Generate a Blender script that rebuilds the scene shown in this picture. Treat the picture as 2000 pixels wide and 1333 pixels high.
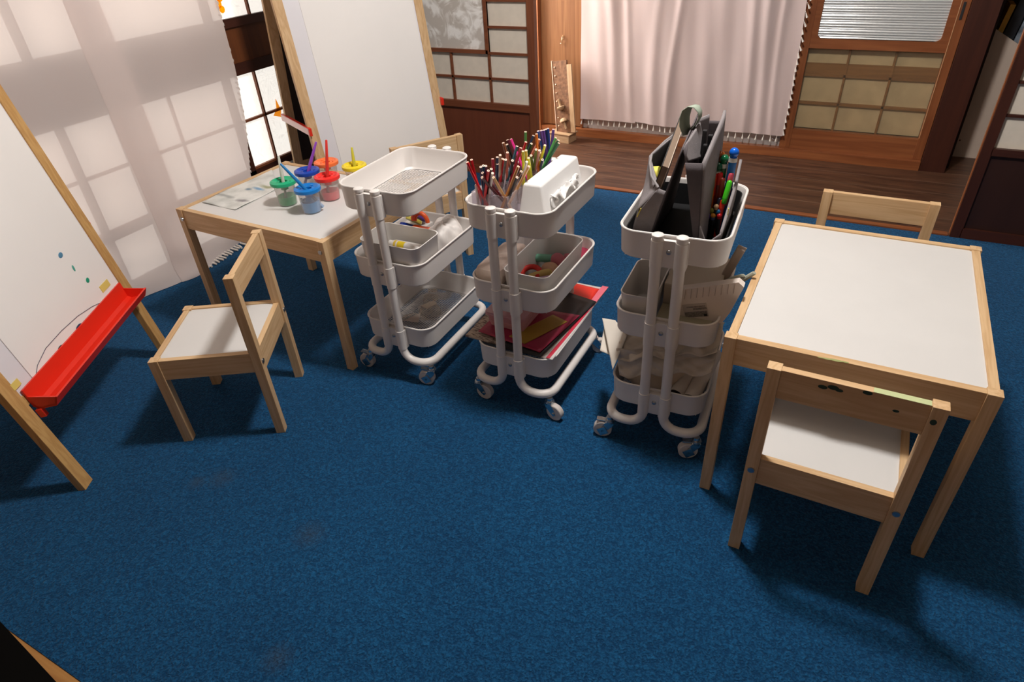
import bpy, bmesh, math, random
from mathutils import Vector, Matrix
random.seed(7)
R = math.radians
for o in list(bpy.data.objects): bpy.data.objects.remove(o)
SC = bpy.context.scene
COL = SC.collection
# ------------------------------------------------------------ camera
cam_d = bpy.data.cameras.new('camera'); cam = bpy.data.objects.new('camera', cam_d); COL.objects.link(cam)
cam_d.sensor_width = 36.0; cam_d.lens = 1245.21 * 36.0 / 2000.0; cam_d.clip_start = 0.02
_r = Vector((0.88703, 0.458823, -0.05156)); _u = Vector((-0.22433, 0.525887, 0.820438)); _f = Vector((-0.403551, 0.716187, -0.569406))
cam.matrix_world = Matrix(((_r.x, _u.x, -_f.x, 0), (_r.y, _u.y, -_f.y, 0), (_r.z, _u.z, -_f.z, 1.2085), (0, 0, 0, 1)))
SC.camera = cam
# ------------------------------------------------------------ world, lamps, exposure
W = bpy.data.worlds.new('world'); SC.world = W; W.use_nodes = True
W.node_tree.nodes['Background'].inputs[0].default_value = (0.75, 0.85, 1.0, 1); W.node_tree.nodes['Background'].inputs[1].default_value = 0.05
def lamp(name, kind, loc, power, color, size=0.1, rot=(0, 0, 0), sy=None):
    d = bpy.data.lights.new(name, kind); d.energy = power; d.color = color
    if kind == 'AREA':
        d.shape = 'RECTANGLE' if sy else 'DISK'; d.size = size
        if sy: d.size_y = sy
    else: d.shadow_soft_size = size
    o = bpy.data.objects.new(name, d); COL.objects.link(o); o.location = loc; o.rotation_euler = rot
    return o
lamp('ceiling_lamp_light', 'POINT', (-0.43, 1.36, 2.12), 88, (1.0, 0.975, 0.945), 0.11)
SC.view_settings.view_transform = 'Standard'; SC.view_settings.look = 'None'; SC.view_settings.gamma = 1.0
SC.view_settings.exposure = 0.38; SC.view_settings.use_curve_mapping = False
# ------------------------------------------------------------ mesh helpers
class MB:
    def __init__(s): s.bm = bmesh.new(); s.mi = 0
    def _set(s, faces, smooth=False):
        for f in faces: f.material_index = s.mi; f.smooth = smooth
    def box(s, x0, x1, y0, y1, z0, z1, bev=0.0, M=None):
        vs = [s.bm.verts.new((x, y, z)) for z in (z0, z1) for x, y in ((x0, y0), (x1, y0), (x1, y1), (x0, y1))]
        if M is not None:
            for v in vs: v.co = M @ v.co
        fs = [s.bm.faces.new([vs[i] for i in q]) for q in ((3, 2, 1, 0), (4, 5, 6, 7), (0, 1, 5, 4), (1, 2, 6, 5), (2, 3, 7, 6), (3, 0, 4, 7))]
        s._set(fs)
        if bev > 0:
            es = list({e for f in fs for e in f.edges})
            r = bmesh.ops.bevel(s.bm, geom=es, offset=bev, segments=2, affect='EDGES', profile=0.7)
            s._set(r['faces'])
        return s
    def ring(s, pts): return [s.bm.verts.new(p) for p in pts]
    def skin(s, rings, closed=True, caps=True, smooth=True, loop=False):
        n = len(rings[0]); fs = []
        rr = rings + ([rings[0]] if loop else [])
        for a, b in zip(rr[:-1], rr[1:]):
            for i in range(n if closed else n - 1):
                j = (i + 1) % n
                try: fs.append(s.bm.faces.new((a[i], a[j], b[j], b[i])))
                except ValueError: pass
        s._set(fs, smooth)
        if caps and closed and not loop:
            c = [s.bm.faces.new(list(reversed(rings[0]))), s.bm.faces.new(rings[-1])]
            s._set(c)
        return s
    def tube(s, pts, r, seg=12, caps=True, loop=False, prof=None):
        pts = [Vector(p) for p in pts]; n = len(pts); rings = []
        up = None
        for i, p in enumerate(pts):
            if loop: t = pts[(i + 1) % n] - pts[i - 1]
            else: t = pts[min(i + 1, n - 1)] - pts[max(i - 1, 0)]
            t.normalize()
            if up is None:
                up = Vector((0, 0, 1)) if abs(t.z) < 0.9 else Vector((1, 0, 0))
            a = (up - t * up.dot(t)).normalized(); b = t.cross(a); up = a
            rad = r[i] if isinstance(r, (list, tuple)) else r
            if prof: rings.append(s.ring([p + a * u * rad + b * v * rad for u, v in prof]))
            else: rings.append(s.ring([p + (a * math.cos(k * 2 * math.pi / seg) + b * math.sin(k * 2 * math.pi / seg)) * rad for k in range(seg)]))
        return s.skin(rings, caps=caps, loop=loop)
    def cyl(s, p0, p1, r0, r1=None, seg=16): return s.tube([p0, p1], [r0, r1 if r1 is not None else r0], seg)
    def lathe(s, prof, c=(0, 0, 0), seg=28, M=None, smooth=True):
        rings = []
        for r, z in prof:
            vs = s.ring([Vector((c[0] + max(r, 1e-5) * math.cos(2 * math.pi * k / seg), c[1] + max(r, 1e-5) * math.sin(2 * math.pi * k / seg), c[2] + z)) for k in range(seg)])
            if M is not None:
                for v in vs: v.co = M @ v.co
            rings.append(vs)
        return s.skin(rings, caps=False, smooth=smooth)
    def sphere(s, c, r, seg=14, sc=(1, 1, 1)):
        n = seg // 2; rings = []
        for i in range(n + 1):
            a = -math.pi / 2 + math.pi * i / n; rr = max(math.cos(a), 1e-4) * r
            rings.append(s.ring([(c[0] + rr * math.cos(2 * math.pi * k / seg) * sc[0], c[1] + rr * math.sin(2 * math.pi * k / seg) * sc[1], c[2] + r * math.sin(a) * sc[2]) for k in range(seg)]))
        return s.skin(rings, caps=False)
    def prism(s, poly, z0, z1, M=None, smooth=False):
        a = s.ring([(x, y, z0) for x, y in poly]); b = s.ring([(x, y, z1) for x, y in poly])
        if M is not None:
            for v in a + b: v.co = M @ v.co
        return s.skin([a, b], smooth=smooth)
    def grid(s, fn, nu, nv, smooth=True, thick=0.0):
        g = [[s.bm.verts.new(fn(u / nu, v / nv)) for u in range(nu + 1)] for v in range(nv + 1)]; fs = []
        for v in range(nv):
            for u in range(nu): fs.append(s.bm.faces.new((g[v][u], g[v][u + 1], g[v + 1][u + 1], g[v + 1][u])))
        s._set(fs, smooth)
        return s
    def build(s, name, mat, parent=None, loc=None, solid=0.0, subsurf=0, weld=True):
        if weld: bmesh.ops.remove_doubles(s.bm, verts=s.bm.verts, dist=1e-6)
        bmesh.ops.recalc_face_normals(s.bm, faces=s.bm.faces)
        for e in s.bm.edges:
            if len(e.link_faces) == 2 and e.calc_face_angle(0) > 0.72: e.smooth = False
        me = bpy.data.meshes.new(name); s.bm.to_mesh(me); s.bm.free()
        for m in (mat if isinstance(mat, (list, tuple)) else [mat]): me.materials.append(m)
        o = bpy.data.objects.new(name, me); COL.objects.link(o)
        if parent is not None: o.parent = parent
        if loc is not None: o.location = loc
        if solid: m = o.modifiers.new('solid', 'SOLIDIFY'); m.thickness = solid; m.offset = 0
        if subsurf: m = o.modifiers.new('sub', 'SUBSURF'); m.levels = m.render_levels = subsurf
        return o
def empty(name, loc, rz=0.0):
    o = bpy.data.objects.new(name, None); COL.objects.link(o); o.location = loc; o.rotation_euler = (0, 0, rz); o.empty_display_size = 0.05
    return o
def tag(o, label, cat, group=None, kind=None):
    o['label'] = label; o['category'] = cat
    if group: o['group'] = group
    if kind: o['kind'] = kind
    return o
def struct(o): o['kind'] = 'structure'; return o
def copy_tree(o, parent=None):
    c = o.copy(); COL.objects.link(c); c.parent = parent
    for ch in list(o.children): copy_tree(ch, c)
    return c
def rrect(a, b, r, n=8, cx=0, cy=0):
    out = []
    for sx, sy, k in ((1, 1, 0), (-1, 1, 1), (-1, -1, 2), (1, -1, 3)):
        for i in range(n + 1):
            t = math.pi / 2 * (k + i / n); out.append((cx + sx * (a / 2 - r) + r * math.cos(t), cy + sy * (b / 2 - r) + r * math.sin(t)))
    return out
# ------------------------------------------------------------ materials
def nt(name):
    m = bpy.data.materials.new(name); m.use_nodes = True; t = m.node_tree
    return m, t, t.nodes['Principled BSDF']
def plain(name, col, rough=0.5, metal=0.0, spec=0.5, bump=0.0, bscale=200, noise=0.0, nscale=8):
    m, t, b = nt(name)
    b.inputs['Base Color'].default_value = (*col, 1); b.inputs['Roughness'].default_value = rough; b.inputs['Metallic'].default_value = metal
    b.inputs['Specular IOR Level'].default_value = spec
    tc = t.nodes.new('ShaderNodeTexCoord')
    n = t.nodes.new('ShaderNodeTexNoise'); n.inputs['Scale'].default_value = nscale; n.inputs['Detail'].default_value = 5
    t.links.new(tc.outputs['Object'], n.inputs['Vector'])
    mx = t.nodes.new('ShaderNodeMixRGB'); mx.blend_type = 'MULTIPLY'; mx.inputs[1].default_value = (*col, 1)
    cr = t.nodes.new('ShaderNodeValToRGB'); v = 1 - max(noise, 0.03)
    cr.color_ramp.elements[0].position = 0.35; cr.color_ramp.elements[0].color = (v, v, v, 1); cr.color_ramp.elements[1].position = 0.65
    t.links.new(n.outputs[0], cr.inputs[0]); t.links.new(cr.outputs[0], mx.inputs[2]); mx.inputs[0].default_value = 1
    t.links.new(mx.outputs[0], b.inputs['Base Color'])
    if bump:
        n2 = t.nodes.new('ShaderNodeTexNoise'); n2.inputs['Scale'].default_value = bscale; t.links.new(tc.outputs['Object'], n2.inputs['Vector'])
        bp = t.nodes.new('ShaderNodeBump'); bp.inputs['Strength'].default_value = bump; bp.inputs['Distance'].default_value = 0.002
        t.links.new(n2.outputs[0], bp.inputs['Height']); t.links.new(bp.outputs[0], b.inputs['Normal'])
    return m
def wood(name, c1, c2, axis='z', scale=38, rough=0.5, stretch=0.06, spec=0.4, rings=True):
    m, t, b = nt(name)
    tc = t.nodes.new('ShaderNodeTexCoord'); mp = t.nodes.new('ShaderNodeMapping')
    s = [1, 1, 1]; s['xyz'.index(axis)] = stretch; mp.inputs['Scale'].default_value = s
    oi = t.nodes.new('ShaderNodeObjectInfo'); cm = t.nodes.new('ShaderNodeVectorMath'); cm.operation = 'SCALE'; cm.inputs['Scale'].default_value = 7.0
    cx = t.nodes.new('ShaderNodeCombineXYZ')
    for i in range(3): t.links.new(oi.outputs['Random'], cx.inputs[i])
    t.links.new(cx.outputs[0], cm.inputs[0])
    ad = t.nodes.new('ShaderNodeVectorMath'); ad.operation = 'ADD'
    t.links.new(tc.outputs['Object'], mp.inputs[0]); t.links.new(mp.outputs[0], ad.inputs[0]); t.links.new(cm.outputs[0], ad.inputs[1])
    n = t.nodes.new('ShaderNodeTexNoise'); n.inputs['Scale'].default_value = scale; n.inputs['Detail'].default_value = 4; n.inputs['Distortion'].default_value = 0.6
    t.links.new(ad.outputs[0], n.inputs['Vector'])
    n2 = t.nodes.new('ShaderNodeTexNoise'); n2.inputs['Scale'].default_value = scale * 6; n2.inputs['Detail'].default_value = 3
    t.links.new(ad.outputs[0], n2.inputs['Vector'])
    sn = t.nodes.new('ShaderNodeMath'); sn.operation = 'MULTIPLY'; sn.inputs[1].default_value = 9.0 if rings else 2.5
    fr = t.nodes.new('ShaderNodeMath'); fr.operation = 'PINGPONG'; fr.inputs[1].default_value = 1.0
    t.links.new(n.outputs[0], sn.inputs[0]); t.links.new(sn.outputs[0], fr.inputs[0])
    mxv = t.nodes.new('ShaderNodeMath'); mxv.operation = 'MULTIPLY_ADD'; mxv.inputs[1].default_value = 0.5
    t.links.new(fr.outputs[0], mxv.inputs[0]); 
    h = t.nodes.new('ShaderNodeMath'); h.operation = 'MULTIPLY'; h.inputs[1].default_value = 0.5; t.links.new(n2.outputs[0], h.inputs[0]); t.links.new(h.outputs[0], mxv.inputs[2])
    cr = t.nodes.new('ShaderNodeValToRGB'); cr.color_ramp.elements[0].color = (*c2, 1); cr.color_ramp.elements[1].color = (*c1, 1)
    cr.color_ramp.elements[0].position = 0.15; cr.color_ramp.elements[1].position = 0.75
    t.links.new(mxv.outputs[0], cr.inputs[0]); t.links.new(cr.outputs[0], b.inputs['Base Color'])
    b.inputs['Roughness'].default_value = rough; b.inputs['Specular IOR Level'].default_value = spec
    return m
PC1, PC2 = (0.69, 0.475, 0.265), (0.56, 0.345, 0.170)
pine = {a: wood('pine_' + a, PC1, PC2, a) for a in 'xyz'}
ez = {a: wood('easel_pine_' + a, (0.62, 0.37, 0.14), (0.50, 0.27, 0.09), a) for a in 'xyz'}
pale = {a: wood('pale_wood_' + a, (0.52, 0.36, 0.22), (0.40, 0.25, 0.13), a) for a in 'xyz'}
red_wood = {a: wood('red_wood_' + a, (0.31, 0.105, 0.036), (0.21, 0.062, 0.020), a, scale=14, rough=0.42) for a in 'xyz'}
dark_wood = {a: wood('dark_wood_' + a, (0.062, 0.017, 0.009), (0.030, 0.008, 0.005), a, scale=20, rough=0.45, rings=False) for a in 'xyz'}
shoji_wood = {a: wood('shoji_wood_' + a, (0.23, 0.072, 0.028), (0.16, 0.045, 0.018), a, scale=20, rough=0.5) for a in 'xyz'}
shoji_panel = wood('shoji_panel_wood', (0.18, 0.050, 0.022), (0.135, 0.034, 0.016), 'z', scale=24, rough=0.5, rings=False)
dark_panel = wood('dark_panel_wood', (0.035, 0.012, 0.008), (0.024, 0.008, 0.006), 'z', scale=24, rough=0.5, rings=False)
ply = wood('veneer', (0.30, 0.135, 0.055), (0.19, 0.075, 0.028), 'z', scale=18, rough=0.5, stretch=0.04)
white_lam = plain('white_laminate', (0.69, 0.68, 0.665), 0.35, spec=0.4)
white_powder = plain('white_powder_coat', (0.78, 0.74, 0.71), 0.42, spec=0.5)
white_plastic = plain('white_plastic', (0.78, 0.75, 0.72), 0.4)
bright_plastic = plain('bright_white_plastic', (0.86, 0.85, 0.84), 0.45)
chrome = plain('chrome', (0.62, 0.64, 0.66), 0.22, metal=1.0)
steel = plain('screw_steel', (0.42, 0.44, 0.47), 0.3, metal=1.0)
rubber = plain('black_plastic', (0.02, 0.02, 0.022), 0.45)
wheel_m = plain('wheel_plastic', (0.66, 0.60, 0.56), 0.4)
red_pl = plain('red_plastic', (0.80, 0.03, 0.012), 0.35)
paper_m = plain('paper', (0.90, 0.87, 0.845), 0.85, spec=0.2, noise=0.03, nscale=3)
board_m = plain('white_board', (0.80, 0.78, 0.82), 0.4)
def carpet_mat():
    m, t, b = nt('blue_carpet'); L = t.links.new
    tc = t.nodes.new('ShaderNodeTexCoord')
    n = t.nodes.new('ShaderNodeTexNoise'); n.inputs['Scale'].default_value = 120; n.inputs['Detail'].default_value = 2; n.inputs['Distortion'].default_value = 1.2
    L(tc.outputs['Object'], n.inputs['Vector'])
    v = t.nodes.new('ShaderNodeTexVoronoi'); v.inputs['Scale'].default_value = 210; L(tc.outputs['Object'], v.inputs['Vector'])
    ad = t.nodes.new('ShaderNodeMath'); ad.operation = 'MULTIPLY_ADD'; ad.inputs[1].default_value = -0.35; L(v.outputs['Distance'], ad.inputs[0]); L(n.outputs[0], ad.inputs[2])
    big = t.nodes.new('ShaderNodeTexNoise'); big.inputs['Scale'].default_value = 3.0; big.inputs['Detail'].default_value = 4; L(tc.outputs['Object'], big.inputs['Vector'])
    cr = t.nodes.new('ShaderNodeValToRGB'); L(ad.outputs[0], cr.inputs[0])
    cr.color_ramp.elements[0].position = 0.20; cr.color_ramp.elements[0].color = (0.0035, 0.046, 0.128, 1)
    cr.color_ramp.elements[1].position = 0.62; cr.color_ramp.elements[1].color = (0.0115, 0.118, 0.285, 1)
    mx = t.nodes.new('ShaderNodeMixRGB'); mx.blend_type = 'MULTIPLY'; mx.inputs[0].default_value = 1
    c2 = t.nodes.new('ShaderNodeValToRGB'); L(big.outputs[0], c2.inputs[0]); c2.color_ramp.elements[0].position = 0.3; c2.color_ramp.elements[0].color = (0.82, 0.82, 0.84, 1); c2.color_ramp.elements[1].position = 0.7
    L(cr.outputs[0], mx.inputs[1]); L(c2.outputs[0], mx.inputs[2])
    # two faint spill stains
    last = mx.outputs[0]
    for (sx, sy, rr) in ((-1.27, 0.66, 0.045), (-1.32, 0.62, 0.03), (-0.93, 0.62, 0.05), (-0.78, 0.36, 0.04)):
        d = t.nodes.new('ShaderNodeVectorMath'); d.operation = 'DISTANCE'; d.inputs[1].default_value = (sx, sy, 0); L(tc.outputs['Object'], d.inputs[0])
        mr = t.nodes.new('ShaderNodeMapRange'); mr.inputs[1].default_value = 0.0; mr.inputs[2].default_value = rr; mr.inputs[3].default_value = 0.35; mr.inputs[4].default_value = 0.0; L(d.outputs['Value'], mr.inputs[0])
        k = t.nodes.new('ShaderNodeMixRGB'); k.inputs[2].default_value = (0.05, 0.05, 0.045, 1); L(mr.outputs[0], k.inputs[0]); L(last, k.inputs[1]); last = k.outputs[0]
    L(last, b.inputs['Base Color']); b.inputs['Roughness'].default_value = 0.95; b.inputs['Specular IOR Level'].default_value = 0.15
    b.inputs['Sheen Weight'].default_value = 0.15; b.inputs['Sheen Tint'].default_value = (0.3, 0.6, 0.9, 1)
    bp = t.nodes.new('ShaderNodeBump'); bp.inputs['Strength'].default_value = 1.0; bp.inputs['Distance'].default_value = 0.006; L(ad.outputs[0], bp.inputs['Height']); L(bp.outputs[0], b.inputs['Normal'])
    return m
def cloth_mat(name, col, trans=0.35, sheer=0.0):
    m, t, b = nt(name); L = t.links.new
    tc = t.nodes.new('ShaderNodeTexCoord')
    outs = []
    for s in ((1, 1, 30), (25, 25, 1)):
        mp = t.nodes.new('ShaderNodeMapping'); mp.inputs['Scale'].default_value = [q * 12 for q in s]; L(tc.outputs['Object'], mp.inputs[0])
        n = t.nodes.new('ShaderNodeTexNoise'); n.inputs['Scale'].default_value = 3.0; n.inputs['Detail'].default_value = 3; L(mp.outputs[0], n.inputs['Vector']); outs.append(n.outputs[0])
    ad = t.nodes.new('ShaderNodeMath'); ad.operation = 'ADD'; L(outs[0], ad.inputs[0]); L(outs[1], ad.inputs[1])
    cr = t.nodes.new('ShaderNodeValToRGB'); L(ad.outputs[0], cr.inputs[0]); cr.color_ramp.elements[0].position = 0.3; cr.color_ramp.elements[1].position = 0.7
    sc = lambda k: tuple(c * k for c in col) + (1,)
    cr.color_ramp.elements[0].color = sc(0.84); cr.color_ramp.elements[1].color = sc(1.0)
    L(cr.outputs[0], b.inputs['Base Color']); b.inputs['Roughness'].default_value = 0.9; b.inputs['Specular IOR Level'].default_value = 0.1
    tr = t.nodes.new('ShaderNodeBsdfTranslucent'); L(cr.outputs[0], tr.inputs[0])
    ms = t.nodes.new('ShaderNodeMixShader'); ms.inputs[0].default_value = trans
    L(b.outputs[0], ms.inputs[1]); L(tr.outputs[0], ms.inputs[2]); L(ms.outputs[0], t.nodes['Material Output'].inputs[0])
    if sheer:
        tp = t.nodes.new('ShaderNodeBsdfTransparent'); m2 = t.nodes.new('ShaderNodeMixShader'); m2.inputs[0].default_value = sheer; L(ms.outputs[0], m2.inputs[1]); L(tp.outputs[0], m2.inputs[2]); L(m2.outputs[0], t.nodes['Material Output'].inputs[0])
    return m
def clear_mat(name, col=(1, 1, 1), alpha=0.25, rough=0.1, diff=(0.8, 0.8, 0.8), edge=0.55):
    m, t, b = nt(name); L = t.links.new
    b.inputs['Base Color'].default_value = (*diff, 1); b.inputs['Roughness'].default_value = rough
    tr = t.nodes.new('ShaderNodeBsdfTransparent'); tr.inputs[0].default_value = (*col, 1)
    lw = t.nodes.new('ShaderNodeLayerWeight'); lw.inputs[0].default_value = 0.25
    ma = t.nodes.new('ShaderNodeMath'); ma.operation = 'MULTIPLY_ADD'; ma.inputs[1].default_value = edge; ma.inputs[2].default_value = alpha; ma.use_clamp = True; L(lw.outputs['Facing'], ma.inputs[0])
    ms = t.nodes.new('ShaderNodeMixShader'); L(ma.outputs[0], ms.inputs[0]); L(tr.outputs[0], ms.inputs[1]); L(b.outputs[0], ms.inputs[2]); L(ms.outputs[0], t.nodes['Material Output'].inputs[0])
    return m
def pane_mat(name, col, strength, pattern=True):
    m, t, b = nt(name); L = t.links.new
    tc = t.nodes.new('ShaderNodeTexCoord'); n = t.nodes.new('ShaderNodeTexNoise'); n.inputs['Scale'].default_value = 9; n.inputs['Detail'].default_value = 1; n.inputs['Distortion'].default_value = 2.5; L(tc.outputs['Object'], n.inputs['Vector'])
    mu = t.nodes.new('ShaderNodeMath'); mu.operation = 'MULTIPLY'; mu.inputs[1].default_value = 26; L(n.outputs[0], mu.inputs[0])
    pg = t.nodes.new('ShaderNodeMath'); pg.operation = 'PINGPONG'; pg.inputs[1].default_value = 1; L(mu.outputs[0], pg.inputs[0])
    cr = t.nodes.new('ShaderNodeValToRGB'); L(pg.outputs[0], cr.inputs[0]); k = 0.84 if pattern else 0.97
    cr.color_ramp.elements[0].color = (col[0] * k, col[1] * k, col[2] * k, 1); cr.color_ramp.elements[1].color = (*col, 1); cr.color_ramp.elements[1].position = 0.5
    b.inputs['Base Color'].default_value = (0.7, 0.68, 0.62, 1); b.inputs['Roughness'].default_value = 0.6
    L(cr.outputs[0], b.inputs['Emission Color']); b.inputs['Emission Strength'].default_value = strength
    return m
carpet_m = carpet_mat()
linen = cloth_mat('linen_curtain', (0.90, 0.79, 0.755), 0.30, sheer=0.13)
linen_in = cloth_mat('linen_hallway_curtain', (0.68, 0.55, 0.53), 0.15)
tassel_m = plain('cotton_tassel', (0.74, 0.69, 0.63), 0.9, spec=0.1)
day_pane = pane_mat('daylit_patterned_glass', (1.0, 0.955, 0.88), 0.70)
shoji_paper = plain('shoji_paper', (0.80, 0.72, 0.61), 0.9, spec=0.1, noise=0.06, nscale=30)
def washi_mat():
    m, t, b = nt('frosted_floral_glass'); L = t.links.new
    tc = t.nodes.new('ShaderNodeTexCoord'); n = t.nodes.new('ShaderNodeTexNoise'); n.inputs['Scale'].default_value = 14; n.inputs['Detail'].default_value = 6; n.inputs['Distortion'].default_value = 3; L(tc.outputs['Object'], n.inputs['Vector'])
    v = t.nodes.new('ShaderNodeTexVoronoi'); v.feature = 'SMOOTH_F1'; v.inputs['Scale'].default_value = 16; L(tc.outputs['Object'], v.inputs['Vector'])
    mu = t.nodes.new('ShaderNodeMath'); mu.operation = 'SUBTRACT'; L(n.outputs[0], mu.inputs[0]); L(v.outputs['Distance'], mu.inputs[1])
    cr = t.nodes.new('ShaderNodeValToRGB'); L(mu.outputs[0], cr.inputs[0]); cr.color_ramp.elements[0].position = 0.0; cr.color_ramp.elements[0].color = (0.60, 0.55, 0.50, 1); cr.color_ramp.elements[1].position = 0.30; cr.color_ramp.elements[1].color = (0.95, 0.93, 0.90, 1)
    L(cr.outputs[0], b.inputs['Base Color']); b.inputs['Roughness'].default_value = 0.35
    return m
floral_glass = washi_mat()
def ribbed_mat():
    m, t, b = nt('ribbed_glass'); L = t.links.new
    b.inputs['Base Color'].default_value = (0.62, 0.64, 0.64, 1); b.inputs['Roughness'].default_value = 0.2; b.inputs['Specular IOR Level'].default_value = 0.9; b.inputs['Metallic'].default_value = 0.25
    return m
ribbed = ribbed_mat()
back_glass = clear_mat('hazy_glass', (0.96, 0.93, 0.86), 0.06, 0.08, (0.5, 0.45, 0.35), edge=.15)
def floor_mat():
    m, t, b = nt('hallway_floorboards'); L = t.links.new
    tc = t.nodes.new('ShaderNodeTexCoord'); sx = t.nodes.new('ShaderNodeSeparateXYZ'); L(tc.outputs['Object'], sx.inputs[0])
    dv = t.nodes.new('ShaderNodeMath'); dv.operation = 'MULTIPLY'; dv.inputs[1].default_value = 1 / 0.145; L(sx.outputs['Y'], dv.inputs[0])
    fl = t.nodes.new('ShaderNodeMath'); fl.operation = 'FLOOR'; L(dv.outputs[0], fl.inputs[0])
    fr = t.nodes.new('ShaderNodeMath'); fr.operation = 'FRACT'; L(dv.outputs[0], fr.inputs[0])
    cb = t.nodes.new('ShaderNodeCombineXYZ'); L(fl.outputs[0], cb.inputs[2]); 
    mu = t.nodes.new('ShaderNodeMath'); mu.operation = 'MULTIPLY'; mu.inputs[1].default_value = 0.12; L(sx.outputs['X'], mu.inputs[0]); L(mu.outputs[0], cb.inputs[0]); L(sx.outputs['Y'], cb.inputs[1])
    n = t.nodes.new('ShaderNodeTexNoise'); n.inputs['Scale'].default_value = 34; n.inputs['Detail'].default_value = 6; n.inputs['Distortion'].default_value = 0.8; L(cb.outputs[0], n.inputs['Vector'])
    cr = t.nodes.new('ShaderNodeValToRGB'); L(n.outputs[0], cr.inputs[0]); cr.color_ramp.elements[0].position = 0.3; cr.color_ramp.elements[0].color = (0.042, 0.018, 0.011, 1); cr.color_ramp.elements[1].position = 0.68; cr.color_ramp.elements[1].color = (0.125, 0.056, 0.030, 1)
    sm = t.nodes.new('ShaderNodeMath'); sm.operation = 'LESS_THAN'; sm.inputs[1].default_value = 0.015; L(fr.outputs[0], sm.inputs[0])
    k = t.nodes.new('ShaderNodeMixRGB'); k.inputs[2].default_value = (0.24, 0.16, 0.11, 1); L(sm.outputs[0], k.inputs[0]); L(cr.outputs[0], k.inputs[1]); L(k.outputs[0], b.inputs['Base Color'])
    b.inputs['Roughness'].default_value = 0.38; b.inputs['Specular IOR Level'].default_value = 0.35
    return m
floor_m = floor_mat()
plaster = plain('plaster', (0.38, 0.33, 0.28), 0.9, noise=0.1)
ceiling_m = plain('ceiling_board', (0.28, 0.23, 0.19), 0.8, noise=0.1)
# ------------------------------------------------------------ room shell
XL, YE, YB = -2.36, 2.885, 3.65
b = MB(); b.box(-2.5, 2.2, 0.155, YE, -0.02, 0.0); o = struct(b.build('floor', carpet_m))
b = MB(); b.box(-2.5, 2.2, YE, 4.6, -0.02, 0.001); struct(b.build('floor_hallway', floor_m))
near_floor = wood('near_floor_wood', (0.50, 0.24, 0.07), (0.38, 0.16, 0.045), 'x', scale=20)
b = MB(); b.box(-2.5, 2.2, -1.6, 0.155, -0.02, -0.002); struct(b.build('floor_near', near_floor))
b = MB(); b.box(-2.5, 2.2, -1.6, 4.6, 2.42, 2.46); struct(b.build('ceiling', ceiling_m))
b = MB(); b.box(-2.5, 2.2, -1.64, -1.6, 0, 2.42); struct(b.build('wall_near', plaster))
b = MB(); b.box(2.2, 2.24, -1.6, 4.6, 0, 2.42); struct(b.build('wall_right', plaster))
b = MB(); b.box(-2.5, 2.2, 4.6, 4.64, 0, 2.42); struct(b.build('wall_far', plaster))
b = MB(); b.box(-2.5, -2.44, -1.6, 0.1, 0, 2.42); b.box(-2.5, -2.44, 2.27, 4.6, 0, 2.42); b.box(-2.5, -2.44, 0.1, 2.27, 1.8, 2.42); b.box(-2.5, -2.44, 0.1, 2.27, 0, 0.05); struct(b.build('wall_left', plaster))
# wall above the opening (lintel) and above the hallway doors
b = MB(); b.box(-2.5, 2.2, YE - 0.03, YE + 0.05, 1.80, 2.42); struct(b.build('wall_lintel', plaster))
b = MB(); b.box(-2.5, 2.2, YE - 0.04, YE + 0.06, 1.75, 1.80); struct(b.build('trim_1', dark_wood['x']))
b = MB(); b.box(-2.5, 0.43, YB - 0.04, YB + 0.06, 1.80, 2.42); struct(b.build('wall_back', plaster))
# carpet edge board
b = MB(); b.box(-1.39, 0.425, YE - 0.012, YE + 0.018, -0.01, 0.006); struct(b.build('trim_2', red_wood['x']))
# ---- window shoji on the left wall
b = MB()
for y0, y1 in ((0.10, 0.15), (1.195, 1.22), (1.395, 1.44), (1.905, 1.938), (2.236, 2.27)): b.box(XL - 0.03, XL, y0, y1, 0.0, 1.8)
for z0, z1 in ((0.0, 0.06), (0.235, 0.262), (0.655, 0.700), (0.835, 0.868), (1.75, 1.8)): b.box(XL - 0.03, XL, 0.1, 2.27, z0, z1)
wf = struct(b.build('window_1', dark_wood['y']))
b = MB(); b.box(XL - 0.022, XL - 0.012, 0.1, 2.27, 0.700, 0.835); b.build('middle_panel', wood('amber_panel_wood', (0.15, 0.045, 0.012), (0.07, 0.02, 0.008), 'z', scale=8), wf)
b = MB()
for z in (0.268, 0.471, 1.06, 1.25, 1.45): b.box(XL - 0.018, XL - 0.004, 0.1, 2.27, z - 0.005, z + 0.005)
for y in (0.42, 1.64, 2.078): b.box(XL - 0.018, XL - 0.004, y - 0.004, y + 0.004, 0.262, 0.66)
for y in (0.42, 2.138): b.box(XL - 0.018, XL - 0.004, y - 0.004, y + 0.004, 0.868, 1.75)
b.build('lattice', shoji_wood['y'], wf)
b = MB(); b.box(XL - 0.024, XL - 0.019, 0.1, 2.27, 0.262, 0.66); b.box(XL - 0.024, XL - 0.019, 0.1, 1.905, 0.06, 0.235); b.box(XL - 0.024, XL - 0.019, 0.1, 2.27, 0.868, 1.75); b.build('pane', day_pane, wf)
b = MB(); b.box(XL - 0.03, XL + 0.0, 2.27, YE, 0, 2.42); struct(b.build('wall_left_panel', dark_panel))
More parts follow.
